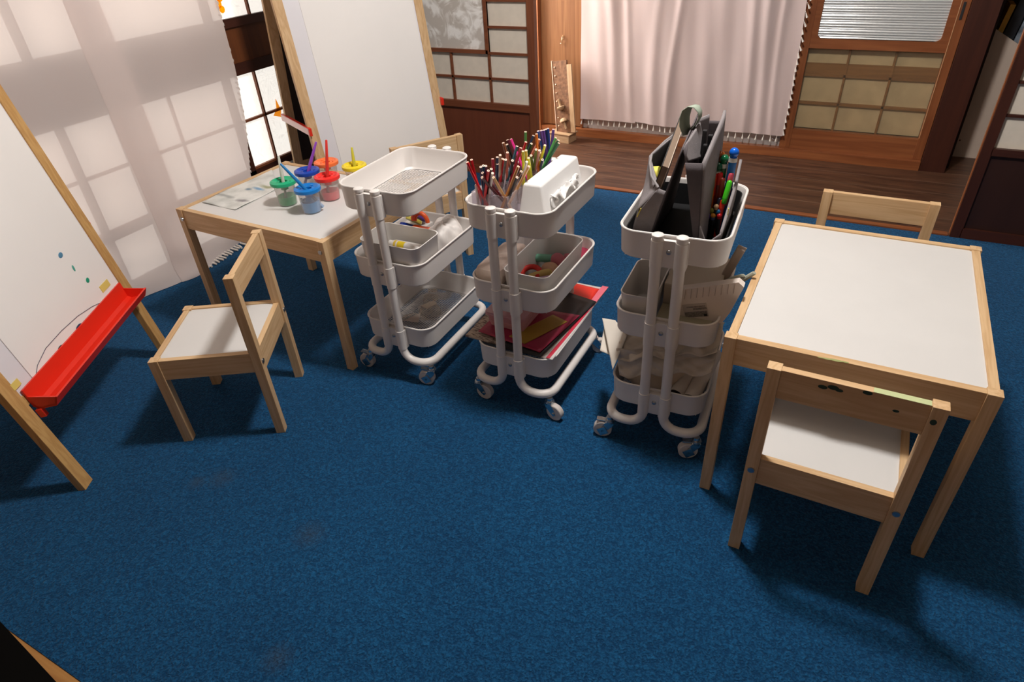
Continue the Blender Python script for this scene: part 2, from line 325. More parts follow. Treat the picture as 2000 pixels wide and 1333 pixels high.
# yellow sticker on the window pane
st = clear_mat('yellow_sticker', (1.0, 0.62, 0.02), 0.10, 0.5, (0.95, 0.62, 0.02))
b = MB()
for (y, z, r) in ((1.985, 0.975, .018), (1.999, 0.948, .017), (1.985, 0.925, .016), (1.996, 0.905, .014)): b.sphere((XL - 0.0, y, z), r, sc=(0.12, 1, 1))
tag(b.build('window_sticker', st), 'small yellow sticker on the bright window pane above the brown band', 'sticker')
b = MB(); b.prism([(2.115, .455), (2.155, .44), (2.165, .47), (2.15, .52), (2.142, .48)], 0, .003, M=Matrix(((0, 0, 1, XL + .001), (1, 0, 0, 0), (0, 1, 0, 0), (0, 0, 0, 1)))); 
tag(b.build('window_decal', clear_mat('orange_sticker', (1.0, 0.58, 0.15), 0.05, 0.5, (0.95, 0.42, 0.02))), 'orange sticker on the window lattice beside the far easel leg', 'sticker')
# ---- left shoji panel at the carpet edge
def shoji(name, x0, x1, stiles, verts, hz, zr0, zr1, panel, thick_rails=(), glass=None, z_top=1.75, mats=shoji_wood, hzx=None):
    b = MB(); Y0, Y1 = YE - 0.015, YE + 0.015
    for s0, s1 in stiles: b.box(s0, s1, Y0, Y1, 0, z_top)
    fr = struct(b.build(name, mats['z']))
    b = MB(); b.box(x0, x1, Y0, Y1, zr0, zr1); b.box(x0, x1, Y0, Y1, 0, 0.04)
    for tx0, tx1, z0, z1 in thick_rails: b.box(tx0, tx1, Y0 + 0.002, Y1, z0, z1)
    b.build('rail', mats['x'], fr)
    b = MB(); b.box(x0, x1, YE - 0.002, YE + 0.006, 0.04, zr0); b.build('lower_panel', panel, fr)
    b = MB()
    for v, za, zb in verts: b.box(v - 0.005, v + 0.005, YE - 0.007, YE + 0.004, za, zb)
    for z, xa, xb in hz: b.box(xa, xb, YE - 0.007, YE + 0.004, z - 0.005, z + 0.005)
    b.build('lattice', mats['x'], fr)
    b = MB(); b.box(x0, x1, YE + 0.004, YE + 0.006, zr1, z_top); b.build('paper', shoji_paper, fr)
    return fr
hz = [(z, -2.36, -1.437) for z in (.487,)] + [(z, -1.652, -1.437) for z in (.603, .718, .83, .95, 1.07, 1.2, 1.35, 1.5)]
vt = [(-1.652, .36, 1.75), (-1.869, .36, .6), (-2.087, .36, .6), (-2.30, .36, .6)]
s1 = shoji('door_1', -2.36, -1.437, ((-1.437, -1.400), (-2.36, -2.33)), vt, hz, 0.340, 0.372, shoji_panel, thick_rails=((-2.36, -1.652, .600, .617), (-1.664, -1.647, .600, 1.75)))
b = MB(); b.box(-2.33, -1.663, YE - 0.001, YE + 0.0035, .617, 1.75); b.build('frosted_pane', floral_glass, s1)
# ---- right shoji panel
vt = [(0.80, .36, 1.75), (1.12, .36, 1.75), (1.45, .36, 1.75)]
hz = [(z, .465, 1.8) for z in (.478, .592, .705, .82, .93, 1.05, 1.2)]
shoji('door_2', .465, 1.8, ((.432, .467), (1.78, 1.82)), vt, hz, 0.334, 0.360, dark_panel, mats=dark_wood)
b = MB(); b.box(1.82, 2.2, YE - .02, YE + .02, 0, 1.75); struct(b.build('wall_right_stub', plaster))
b = MB(); b.box(.4285, .4315, YE - .006, YE + .012, 0, 1.75); struct(b.build('trim_3', red_wood['z']))
# ---- back wall of the hallway
b = MB(); b.box(-1.737, -1.482, YB + 0.002, YB + 0.02, 0.052, 1.8); struct(b.build('wall_back_panel', ply))
b = MB(); b.box(-1.766, -1.738, YB - 0.035, YB + 0.02, 0, 1.8); b.box(-1.484, -1.470, YB - 0.012, YB + 0.02, 0.05, 1.8); struct(b.build('trim_4', red_wood['z']))
b = MB(); b.box(-2.5, -1.766, YB, YB + 0.02, 0, 1.8); struct(b.build('wall_back_left', ply))
b = MB(); b.box(-1.738, 0.320, YB - 0.030, YB + 0.05, 0, 0.046, bev=.002); struct(b.build('trim_5', red_wood['x']))
hk = MB(); hk.tube([(-1.600, YB + 0.001, .55), (-1.598, YB - .012, .548), (-1.600, YB - .016, .530), (-1.602, YB - .010, .516), (-1.612, YB - .008, .514)], .0025, 8); hk.box(-1.604, -1.596, YB - .001, YB + .002, .535, .556)
tag(hk.build('wall_hook', plain('brass_hook', (.6, .42, .25), .3, metal=.8)), 'small metal hook on the light wood panel above the leaning toy', 'hook')
# aluminium window frame behind the curtain
alu = plain('aluminium', (0.60, 0.58, 0.56), 0.45, metal=0.5)
b = MB(); b.box(-1.470, -0.345, YB + 0.008, YB + 0.03, .046, .112); b.box(-1.470, -0.345, YB + 0.0, YB + 0.03, .100, .112); 
w2 = struct(b.build('window_2', alu))
b = MB(); b.box(-1.470, -0.345, YB + 0.02, YB + 0.03, .112, 1.8); b.build('pane', plain('dim_glass', (.15, .10, .07), .3), w2)
b = MB(); b.cyl((-.385, YB - .004, .085), (-.358, YB - .004, .079), .0035, seg=8); b.box(-.360, -.354, YB - .008, YB + .01, .066, .092); b.build('latch', chrome, w2)
# sliding door with glass
b = MB(); b.box(-.345, -.292, YB - .004, YB + .03, .046, 1.8, bev=.002); b.box(.281, .320, YB - .004, YB + .03, .046, 1.8, bev=.002)
d3 = struct(b.build('door_3', red_wood['z']))
b = MB(); b.box(-.292, .281, YB - .002, YB + .03, .046, .144); b.box(-.292, .281, YB - .002, YB + .03, .535, .580); b.build('rail', red_wood['x'], d3)
# rounded frame of the ribbed pane
b = MB(); o_ = rrect(.573, .9, .002, 6, -.0055, 1.03); i_ = rrect(.515, .885, .022, 6, -.0070, 1.0225)
for y, in ((YB - .003,),):
    ra = b.ring([(p[0], y, p[1]) for p in o_]); rb = b.ring([(p[0], y, p[1]) for p in i_]); rc = b.ring([(p[0], y + .02, p[1]) for p in i_])
    b.skin([ra, rb, rc], caps=False, smooth=False)
b.build('pane_frame', red_wood['x'], d3)
b = MB()
n = 92
b.grid(lambda u, v: (-.28 + .54 * u, YB + .012 - .0032 * abs(math.sin(v * 84 * math.pi)) , .575 + .9 * v), 2, 560)
b.build('ribbed_pane', ribbed, d3)
b = MB(); b.box(-.292, .281, YB + .008, YB + .011, .144, .535); b.build('pane', back_glass, d3)
b = MB(); b.box(-.292, .281, YB + .045, YB + .05, .144, .535); b.build('backing_paper', plain('aged_paper', (.66, .56, .41), .9, noise=.15, nscale=12), d3)
b = MB()
for v in (-.107, .092): b.box(v - .005, v + .005, YB + .03, YB + .045, .144, .535)
for z in (.272, .407): b.box(-.292, .281, YB + .03, YB + .045, z - .006, z + .006)
b.box(-.292, .281, YB + .035, YB + .045, .412, .462)
b.build('lattice', wood('old_lattice', (.30, .15, .06), (.22, .10, .04), 'x', scale=20), d3)
b = MB(); b.box(.293, .303, YB - .008, YB - .003, .672, .742, bev=.001); b.build('door_pull', rubber, d3)
b = MB(); b.box(.283, .2845, YB - .006, YB - .003, .15, 1.7); b.build('bead', pine['z'], d3)
# post
b = MB(); b.box(.322, .430, YB + .01 - .035, YB + .06, 0, 1.8); struct(b.build('trim_6', dark_wood['z']))
b = MB(); b.box(.43, 2.2, 4.3, 4.35, 0, 2.42); struct(b.build('wall_back_right', dark_panel))
b = MB(); b.box(.428, .45, 3.71, 4.3, 0, 2.42); struct(b.build('wall_side', dark_panel))
# ------------------------------------------------------------ table
def make_table(L, D, H=0.448, t=0.0245):
    r = empty('play_table', (0, 0, 0)); hx, hy = L / 2, D / 2
    for sx in (-1, 1):
        for sy in (-1, 1):
            b = MB(); x0, x1 = sorted((sx * hx, sx * (hx - t))); y0, y1 = sorted((sy * hy, sy * (hy - t)))
            b.box(x0, x1, y0, y1, 0, H, bev=.0012); b.build('leg', pine['z'], r)
    for s in (-1, 1):
        b = MB(); y0, y1 = sorted((s * (hy - .004), s * (hy - .021))); b.box(-hx + t, hx - t, y0, y1, H - .067, H - .0015, bev=.001); b.build('apron', pine['x'], r)
        b = MB(); x0, x1 = sorted((s * (hx - .004), s * (hx - .021))); b.box(x0, x1, -hy + t, hy - t, H - .067, H - .0015, bev=.001); b.build('apron', pine['y'], r)
    b = MB(); b.box(-hx + .0195, hx - .0195, -hy + .0195, hy - .0195, H - .0095, H - .005); b.build('tabletop', white_lam, r)
    return r
def bolts(r, pts, ax, name='bolt'):
    for p in pts:
        b = MB(); p = Vector(p); a = Vector(ax); b.cyl(p - a * .002, p + a * .0025, .0074, .0064, 14); b.cyl(p + a * .0024, p + a * .0027, .0024, seg=8); b.build(name, steel, r)
t1 = make_table(.4805, .631); t1.location = (.0977, 1.4569, 0); t1.rotation_euler.z = R(-.24)
bolts(t1, [(-.2403, -.298, .415), (-.2403, .298, .415)], (-1, 0, 0)); bolts(t1, [(.2403, -.298, .415), (.2403, .298, .415)], (1, 0, 0))
tag(t1, 'empty white topped children\'s play table with pine frame at the right', 'table', 'low pine play tables')
t2 = make_table(.631, .4805); t2.location = (-1.5561, 1.4231, 0); t2.rotation_euler.z = R(-1.69)
bolts(t2, [(.298, -.2403, .415), (-.298, -.2403, .415), ], (0, -1, 0)); bolts(t2, [(.298, .2403, .415), (-.298, .2403, .415)], (0, 1, 0))
tag(t2, 'white topped pine play table carrying paint cups beside the curtained window', 'table', 'low pine play tables')
b = MB(); 
for i, (x, y, r_) in enumerate(((-.03, -.3112, .008), (-.045, -.3125, .006), (-.015, -.31, .005), (-.057, -.3128, .004))): b.sphere((x, y, .4467), r_, sc=(1.6, .45, .05))
b.build('paint_smear', plain('green_smear', (.30, .33, .12), .7), t1)
# ------------------------------------------------------------ chairs
def make_chair(w=.282, d=.283, Hb=.498, Hs=.2775, t=.0245):
    r = empty('play_chair', (0, 0, 0)); hx, hy = w / 2, d / 2
    for sx in (-1, 1):
        for sy, h in ((-1, Hs), (1, Hb)):
            b = MB(); x0, x1 = sorted((sx * hx, sx * (hx - t))); y0, y1 = sorted((sy * hy, sy * (hy - t)))
            b.box(x0, x1, y0, y1, 0, h, bev=.0012); b.build('leg', pine['z'], r)
    for s in (-1, 1):
        b = MB(); y0, y1 = sorted((s * (hy - .005), s * (hy - .020))); b.box(-hx + t, hx - t, y0, y1, Hs - .070, Hs - .0015, bev=.001); b.build('seat_rail', pine['x'], r)
        b = MB(); x0, x1 = sorted((s * (hx - .003), s * (hx - .018))); b.box(x0, x1, -hy + t, hy - t, Hs - .062, Hs - .0015, bev=.001); b.build('seat_rail', pine['y'], r)
    b = MB(); b.box(-hx + .017, hx - .017, -hy + .0185, hy - .0185, Hs - .010, Hs - .0055); b.build('seat', white_lam, r)
    b = MB(); b.box(-hx + t, hx - t, hy - .0185, hy - .0035, Hb - .064, Hb - .001, bev=.001); b.build('backrest', pine['x'], r)
    bolts(r, [(-hx + t / 2, hy, .245), (hx - t / 2, hy, .245)], (0, 1, 0))
    return r
CH = [((-1.4351, .9082), -58.19 - 0.0, 'pine toddler chair turned sideways in front of the paint table'),
      ((.0977, 1.1384), 179.26, 'pine toddler chair with green paint marks tucked at the near side of the empty table'),
      ((.0998, 1.762), -.24, 'clean pine toddler chair on the far side of the empty table'),
      ((-1.491, 1.983), -123.6, 'pine toddler chair half hidden behind the first trolley, facing the far easel')]
for i, ((x, y), a, lab) in enumerate(CH):
    ch = make_chair() if i == 0 else copy_tree(proto)
    if i == 0: proto = ch
    ch.location = (x, y, 0); ch.rotation_euler.z = R(a); tag(ch, lab, 'chair', 'small pine chairs')
    if i == 1:
        gm = plain('green_stain', (.02, .05, .03), .7)
        for (px, pz, r_) in ((.03, .487, .007), (.02, .484, .005), (.046, .483, .006), (-.022, .493, .006), (-.07, .47, .004)):
            b = MB(); b.sphere((px, .1384, pz), r_, sc=(1.3, .06, .7)); b.build('paint_stain', gm, ch)
        b = MB(); b.sphere((-.125, .1416, .468), .005, sc=(1, .06, 1.2)); b.build('paint_stain', gm, ch)
        b = MB(); b.box(-.115, -.03, .124, .138, .4972, .4976); b.build('paint_wash', plain('pale_green_wash', (.52, .58, .30), .7), ch)
# ------------------------------------------------------------ easels
def make_easel(w=.62, wm=None):
    r = empty('easel', (0, 0, 0)); lean = .16; Lg = 1.19; depth = .43
    def FM(rear):   # local frame of the front (or rear) panel: s right, n outward, t up
        if not rear: return Matrix(((1, 0, 0, 0), (0, math.cos(lean), math.sin(lean), 0), (0, -math.sin(lean), math.cos(lean), 0), (0, 0, 0, 1)))
        return Matrix(((1, 0, 0, 0), (0, math.cos(lean), -math.sin(lean), depth), (0, math.sin(lean), math.cos(lean), 0), (0, 0, 0, 1)))
    for rear in (0, 1):
        M = FM(rear); y0, y1 = (0, .020) if not rear else (-.020, 0)
        wm = wm or ez
        for x0, x1 in ((0, .038), (w - .038, w)):
            b = MB(); b.box(x0, x1, y0, y1, 0, Lg, M=M, bev=.0015); b.build('leg', wm['z'] , r)
        b = MB(); b.box(.038, w - .038, y0 + .002, y1 - .002, .265, .292, M=M, bev=.001); b.build('crossbar', wm['x'], r)
        b = MB(); b.box(.038, w - .038, y0 + .002, y1 - .002, Lg - .04, Lg, M=M, bev=.001); b.build('crossbar', wm['x'], r)
        b = MB(); yy = (.004, .009) if not rear else (-.009, -.004); b.box(.038, w - .038, *yy, .292, Lg - .04, M=M); b.build('board' if not rear else 'chalkboard', board_m if not rear else plain('chalkboard', (.03, .018, .012), .8), r)
    b = MB(); M = FM(0); b.box(.100, w - .045, .0015, .0035, .300, Lg - .06, M=M); b.build('paper_sheet', paper_m, r)
    return r, FM
def add_tray(r, FM):
    M = FM(0); b = MB()
    prof = [(.0, .305), (.0, .255), (-.012, .244), (-.055, .244), (-.071, .268), (-.067, .270), (-.053, .250), (-.014, .250), (-.005, .258), (-.005, .305)]
    n = 12; rings = []
    for i, (x, sc) in enumerate(((.045, 1), (.0455, 1), (.575, 1), (.5755, 1))): rings.append(b.ring([M @ Vector((x, y, z)) for y, z in prof]))
    b.skin(rings, smooth=False)
    for x0, x1 in ((.045, .049), (.571, .575)):
        po = [(-.004, .285), (-.004, .250), (-.014, .246), (-.056, .246), (-.069, .268)]
        a = b.ring([M @ Vector((x0, y, z)) for y, z in po]); c = b.ring([M @ Vector((x1, y, z)) for y, z in po]); b.skin([a, c], smooth=False)
    b.build('tray', red_pl, r)
    b = MB(); b.box(.040, .052, -.016, .0, .222, .246, M=M, bev=.002); b.build('tray_bracket', red_pl, r)
def add_struts(r, w, mat2, inside=False):
    z = .485; y0 = math.tan(.16) * z; y1 = .43 - y0
    for x, sgn in (((.040, 1), (w - .040, -1)) if inside else ((-.004, 1), (w + .004, -1))):
        b = MB(); b.box(min(x, x + sgn * .010), max(x, x + sgn * .010), y0 + (.026 if inside else -.012), y1 + (-.02 if inside else .03), z - .014, z + .014, bev=.002); st_ = b.build('side_strut', mat2, r)
        if inside: continue
        b = MB(); b.box(min(x, x + sgn * .010) - .001, max(x, x + sgn * .010) + .001, y0 - .018, y0 - .004, z - .015, z + .016, bev=.003); b.box(x - .001, x + .001 + .009 * sgn, y0 - .01, y1 + .02, z + .0135, z + .0165); b.build('strut_cap', red_pl, st_)
e1, F1 = make_easel(); e1.location = (-1.5691, .4763, 0); e1.rotation_euler.z = 2.1134
add_tray(e1, F1); add_struts(e1, .62, plain('strut_plastic_a', (.75, .10, .06), .35), True)
b = MB(); b.sphere((.622, .085, .48), .006, 10); b.build('knob', red_pl, e1)
M_ = F1(0); b = MB(); b.tube([M_ @ Vector((s, .0008, t)) for s, t in ((.112, .302), (.135, .316), (.19, .330), (.27, .331), (.35, .326), (.42, .314), (.47, .300))], .0009, 6); b.build('pen_line', plain('pen_ink', (.12, .10, .14), .6), e1)
tag(e1, 'wooden standing easel with paper sheet and long red tray at the left edge', 'easel', 'children\'s easels')
tape_m = plain('yellow_tape', (.78, .62, .16), .6)
for s0, s1_, t0, t1_ in ((.034, .062, .315, .332), (.492, .540, .318, .338)):
    b = MB(); b.box(s0, s1_, -.0005, .0012, t0, t1_, M=F1(0) @ Matrix.Translation((0, 0, 0))); b.build('tape', tape_m, e1)
b = MB()
for c_, pts in ((0, ((.463, .352), (.474, .360), (.470, .372))),): pass
def blot(s, t, r_, col, sx=1., sz=1.):
    b = MB(); p = F1(0) @ Vector((s, .0008, t)); b.sphere((p.x, p.y, p.z), r_, sc=(sx, .12, sz)); b.build('paint_mark', plain('mark_%d' % int(s * 1000 + t * 100), col, .6), e1)
blot(.468, .375, .008, (.02, .38, .22)); blot(.448, .425, .008, (.08, .42, .33), .5, 1.4); blot(.435, .475, .010, (.10, .28, .45), 1, .8)
blot(.352, .700, .014, (.12, .14, .35), .5, 1.2); blot(.335, .765, .016, (.12, .14, .32), .4, 1.4); blot(.42, .30, .010, (.06, .14, .16), 1.3, .5); blot(.33, .303, .011, (.02, .04, .10), 1.4, .6); blot(.23, .303, .008, (.06, .05, .05), 1.4, .6)
e2, F2 = make_easel(wm=pine); e2.location = (-1.868, 1.861, 0); e2.rotation_euler.z = 1.119
add_struts(e2, .62, clear_mat('strut_plastic_b', (1, .8, .78), .75, .2, (.9, .55, .5)))
tag(e2, 'tall pine easel with blank white sheet standing beyond the paint table', 'easel', 'children\'s easels')
# ------------------------------------------------------------ trolleys
TR = [(-1.0893, 1.3914, .0161), (-.6991, 1.4015, .0011), (-.3056, 1.4037, .0637)]
ZR = (.606, .397, .1875)
TA, TB, TC = .339, .241, .043
def mesh_floor(b, a, w, z, r):
    # expanded-metal bottom: crossing thin slanted wires
    pitch = .0112; th = .00085; hx, hy = w / 2 - .004, a / 2 - .004
    import itertools
    ang = math.atan2(.45, 1)
    for sg in (-1, 1):
        dx, dy = math.sin(ang) * sg, math.cos(ang)      # long direction of the diamonds runs along y
        dx, dy = math.cos(ang) , math.sin(ang) * sg
        nx, ny = -dy, dx
        K = int((hx + hy) / (pitch * .5)) + 2
        for k in range(-K, K + 1):
            px, py = nx * k * pitch * .62, ny * k * pitch * .62
            ts = []
            lo, hi = -9, 9
            for p, d, h in ((px, dx, hx), (py, dy, hy)):
                if abs(d) < 1e-6: continue
                t0, t1_ = sorted(((-h - p) / d, (h - p) / d)); lo = max(lo, t0); hi = min(hi, t1_)
            if hi - lo < .006: continue
            A = Vector((px + dx * lo, py + dy * lo, z)); B = Vector((px + dx * hi, py + dy * hi, z)); N = Vector((nx, ny, 0)) * th
            vs = [b.bm.verts.new(q) for q in (A - N, B - N, B + N, A + N)]; vt_ = [b.bm.verts.new(q.co + Vector((0, 0, .0012))) for q in vs]
            b._set([b.bm.faces.new(vs), b.bm.faces.new(list(reversed(vt_)))] + [b.bm.faces.new((vs[i], vs[(i + 1) % 4], vt_[(i + 1) % 4], vt_[i])) for i in range(4)])
def make_trolley():
    r = empty('storage_trolley', (0, 0, 0))
    for zi, z in enumerate(ZR):
        dep = .066
        b = MB(); rings = []
        for (da, dz, rr) in ((-.012, -dep, -.003), (-.004, -dep + .004, 0), (0, -.004, 0), (0, 0, 0)):
            rings.append(b.ring([(x, y, z + dz) for x, y in rrect(TB + da - .004, TA + da - .004, TC + rr)]))
        for (da, dz, rr) in ((-.006, 0, -.001), (-.008, -.006, -.001), (-.012, -dep + .008, -.002), (-.022, -dep + .002, -.004)):
            rings.append(b.ring([(x, y, z + dz) for x, y in rrect(TB + da - .004, TA + da - .004, TC + rr)]))
        b.skin(rings, caps=False)
        ra = b.ring([(x, y, z - dep) for x, y in rrect(TB - .016, TA - .016, TC - .003)]); rb = b.ring([(x, y, z - dep) for x, y in rrect(TB - .032, TA - .032, TC - .008)])
        b.skin([ra, rb], caps=False)
        tr = b.build('tray', white_powder, r)
        b = MB(); b.tube([(x, y, z) for x, y in rrect(TB - .004, TA - .004, TC)], .0026, 8, loop=True); b.build('rim', white_powder, tr)
        b = MB(); mesh_floor(b, TA - .026, TB - .026, z - dep, TC); b.build('mesh_bottom', white_powder, tr)
        for sy in (-1, 1):
            b = MB(); ye = sy * (TA / 2)
            y0, y1 = sorted((ye - sy * .004, ye + sy * .010)); b.box(-.030, .030, y0, y1 , z - .070, z - .007, bev=.001)
            for x in (-.026, .026): b.cyl((x, sy * .179, z - .071), (x, sy * .179, z - .007), .0136, seg=24)
            b.box(-.0405, -.026, *sorted((ye - sy * .004, sy * .177)), z - .070, z - .007, bev=.003); b.box(.026, .0405, *sorted((ye - sy * .004, sy * .177)), z - .070, z - .007, bev=.003)
            b.build('clamp', white_powder, tr)
            b = MB(); b.sphere((0, sy * .180, z - .033), .0058, sc=(1, .6, 1)); b.build('bolt', steel, tr)
    # bent tube frame, one closed half per side
    for s in (-1, 1):
        X0, X1, Y1, zb = s * .026, s * .118, .179, .078
        def bend(p, d1, d2, rad, n=7):   # corner p, incoming dir d1, outgoing d2
            p, d1, d2 = Vector(p), Vector(d1), Vector(d2); c = p - d1 * rad + d2 * rad
            return [c + (-d2 * math.cos(t) + d1 * math.sin(t)) * rad for t in [math.pi / 2 * k / n for k in range(n + 1)]]
        pts = [(X0, -Y1, .612)]
        pts += bend((X0, -Y1, zb), (0, 0, -1), (s, 0, 0), .040)
        pts += bend((X1, -Y1, zb), (s, 0, 0), (0, 1, 0), .042)
        pts += bend((X1, Y1, zb), (0, 1, 0), (-s, 0, 0), .042)
        pts += bend((X0, Y1, zb), (-s, 0, 0), (0, 0, 1), .040)
        pts += [(X0, Y1, .612)]
        b = MB(); b.tube(pts, .0122, 18); fr = b.build('tube_frame', white_powder, r)
        for sy in (-1, 1):
            b = MB(); b.cyl((X0, sy * Y1, .604), (X0, sy * Y1, .611), .0132, .0132, 20); b.sphere((X0, sy * Y1, .6108), .0131, sc=(1, 1, .28)); b.build('end_cap', white_powder, fr)
    return r
def make_caster(mb_dir, brake):
    r = None
    a = mb_dir; ca, sa = math.cos(a), math.sin(a)
    M = Matrix(((ca, -sa, 0, 0), (sa, ca, 0, 0), (0, 0, 1, 0), (0, 0, 0, 1)))   # wheel offset along local +x
    b = MB(); off = .018
    b.tube([M @ Vector((off, -.009, .0245)), M @ Vector((off, -.0075, .0245)), M @ Vector((off, .0075, .0245)), M @ Vector((off, .009, .0245))], [.0225, .0245, .0245, .0225], 30); 
    wheel = b
    b2 = MB(); b2.cyl((0, 0, .054), (0, 0, .0675), .0095, .0085, 18); b2.cyl((0, 0, .0545), (0, 0, .058), .0125, .0125, 20); b2.cyl((0, 0, .046), (0, 0, .0545), .0125, .0135, 20)
    for s in (-1, 1):
        pl = [(-.011, .050), (.011, .050), (.020, .036), (.025, .022), (.018, .014), (.010, .020), (-.008, .040)]
        a_ = b2.ring([M @ Vector((x, s * .0092, z)) for x, z in pl]); c_ = b2.ring([M @ Vector((x, s * .0108, z)) for x, z in pl]); b2.skin([a_, c_], smooth=False)
    b2.box(-.011, .011, -.0108, .0108, .0485, .051, M=M)
    b2.tube([M @ Vector((off, -.0135, .0225)), M @ Vector((off, .0135, .0225))], .0042, 8)
    b3 = None
    if brake:
        b3 = [MB(), MB()]; b3[0].box(.012, .040, -.007, .007, .050, .0535, M=M @ Matrix.Rotation(R(-6), 4, 'Y'), bev=.001); b3[1].box(-.008, .016, .0112, .0135, .016, .040, M=M @ Matrix.Rotation(R(30), 4, 'Y'), bev=.001)
    return wheel, b2, b3
labs = ['white three tier trolley nearest the paint table, its top tray empty', 'middle white three tier trolley full of colouring pencils, white box on top', 'white three tier trolley with grey felt caddy standing next to the empty table']
spin = [(R(185), R(195)), (R(0), R(-10)), (R(190), R(200))]
for k in range(3):
    if k == 0: r = make_trolley(); tproto = r
    else: r = copy_tree(tproto)
    r.location = (TR[k][0], TR[k][1], 0); r.rotation_euler.z = TR[k][2]; tag(r, labs[k], 'trolley', 'white rolling trolleys')
# casters are added after copying so that each trolley keeps its own swivel
for k, r in enumerate([o for o in list(COL.objects) if o.type == 'EMPTY' and o.name.startswith('storage_trolley')]):
    for (x, y, i) in ((-.113, -.170, 0), (.113, -.170, 1), (-.113, .170, 0), (.113, .170, 1)):
        wh, fk, br = make_caster(spin[k][i] + (0 if y < 0 else R(40)), k != 1)
        c = wh.build('caster_wheel', wheel_m, r, loc=(x, y, 0)); f = fk.build('fork', chrome, c)
        if br:
            for q in br: q.build('brake_lever', chrome, c)
# ------------------------------------------------------------ curtains
def lerp(tab, z):
    for (a, va), (b_, vb) in zip(tab[:-1], tab[1:]):
        if z <= b_: return va + (vb - va) * max(0, (z - a)) / (b_ - a)
    return tab[-1][1]
edge = [(0.0, 1.775), (.10, 1.83), (.30, 1.866), (.50, 1.912), (.70, 1.935), (.94, 1.940), (1.75, 1.925)]
def curtain_left():
    r = empty('window_curtain', (-2.31, 1.2, 0)); O = Vector((-2.31, 1.2, 0))
    def sheet(ya, yb_fn, x0, ph, amp):
        b = MB()
        def fn(u, v):
            z = 0.006 + 1.74 * v; ye = yb_fn(z); y = ya + (ye - ya) * u
            k = max(0, 1 - z / .9)
            x = x0 + amp * (math.sin(y * 13 + ph + z * 1.1) * .55 + math.sin(y * 29 + ph * 2 - z * 2.0) * .3) + .034 * k * math.exp(-((y - 1.40) / .16) ** 2) + .010 * k * math.sin(y * 9 + 1.0) - (.013 * math.exp(-(y - ya) * 30) if ya > 1 else 0) + (.012 * math.sin(z * 34 + y * 6) * max(0, 1 - z / .2) if z < .2 else 0)
            x = max(x, -2.352)
            return Vector((x, y, z)) - O
        b.grid(fn, 150, 90); return b
    a = sheet(.12, lambda z: 1.46 + .03 * math.sin(z * 2.5), -2.325, .4, .010); a.build('left_cloth', linen, r)
    c = sheet(1.36, lambda z: lerp(edge, z), -2.312, 1.9, .012); cl = c.build('right_cloth', linen, r)
    # fringe along the right edge and the hem
    b = MB(); rnd = random.Random(4)
    z = .02
    while z < 1.7:
        y = lerp(edge, z); l = rnd.uniform(.004, .010)
        b.tube([(-2.318 + 2.31, y - 1.2 - .002, z), (-2.316 + 2.31, y - 1.2 + l * .7, z - .004), (-2.317 + 2.31, y - 1.2 + l, z - .012)], [.0035, .004, .002], 6); z += rnd.uniform(.018, .028)
    y = 1.50
    while y < 1.80:
        l = rnd.uniform(.018, .032); k = .034 * math.exp(-((y - 1.40) / .16) ** 2)
        b.tube([(-.010 + k, y - 1.2, .012), (.004 + k, y - 1.2 + .004, .008), (.004 + l * .7 + k, y - 1.2 + rnd.uniform(-.006, .008), .006)], [.004, .005, .0045], 6); y += rnd.uniform(.016, .024)
    f = b.build('fringe', tassel_m, r); f['kind'] = 'stuff'
    tag(r, 'sheer pinkish linen curtain over the bright window, reaching the carpet', 'curtain')
curtain_left()
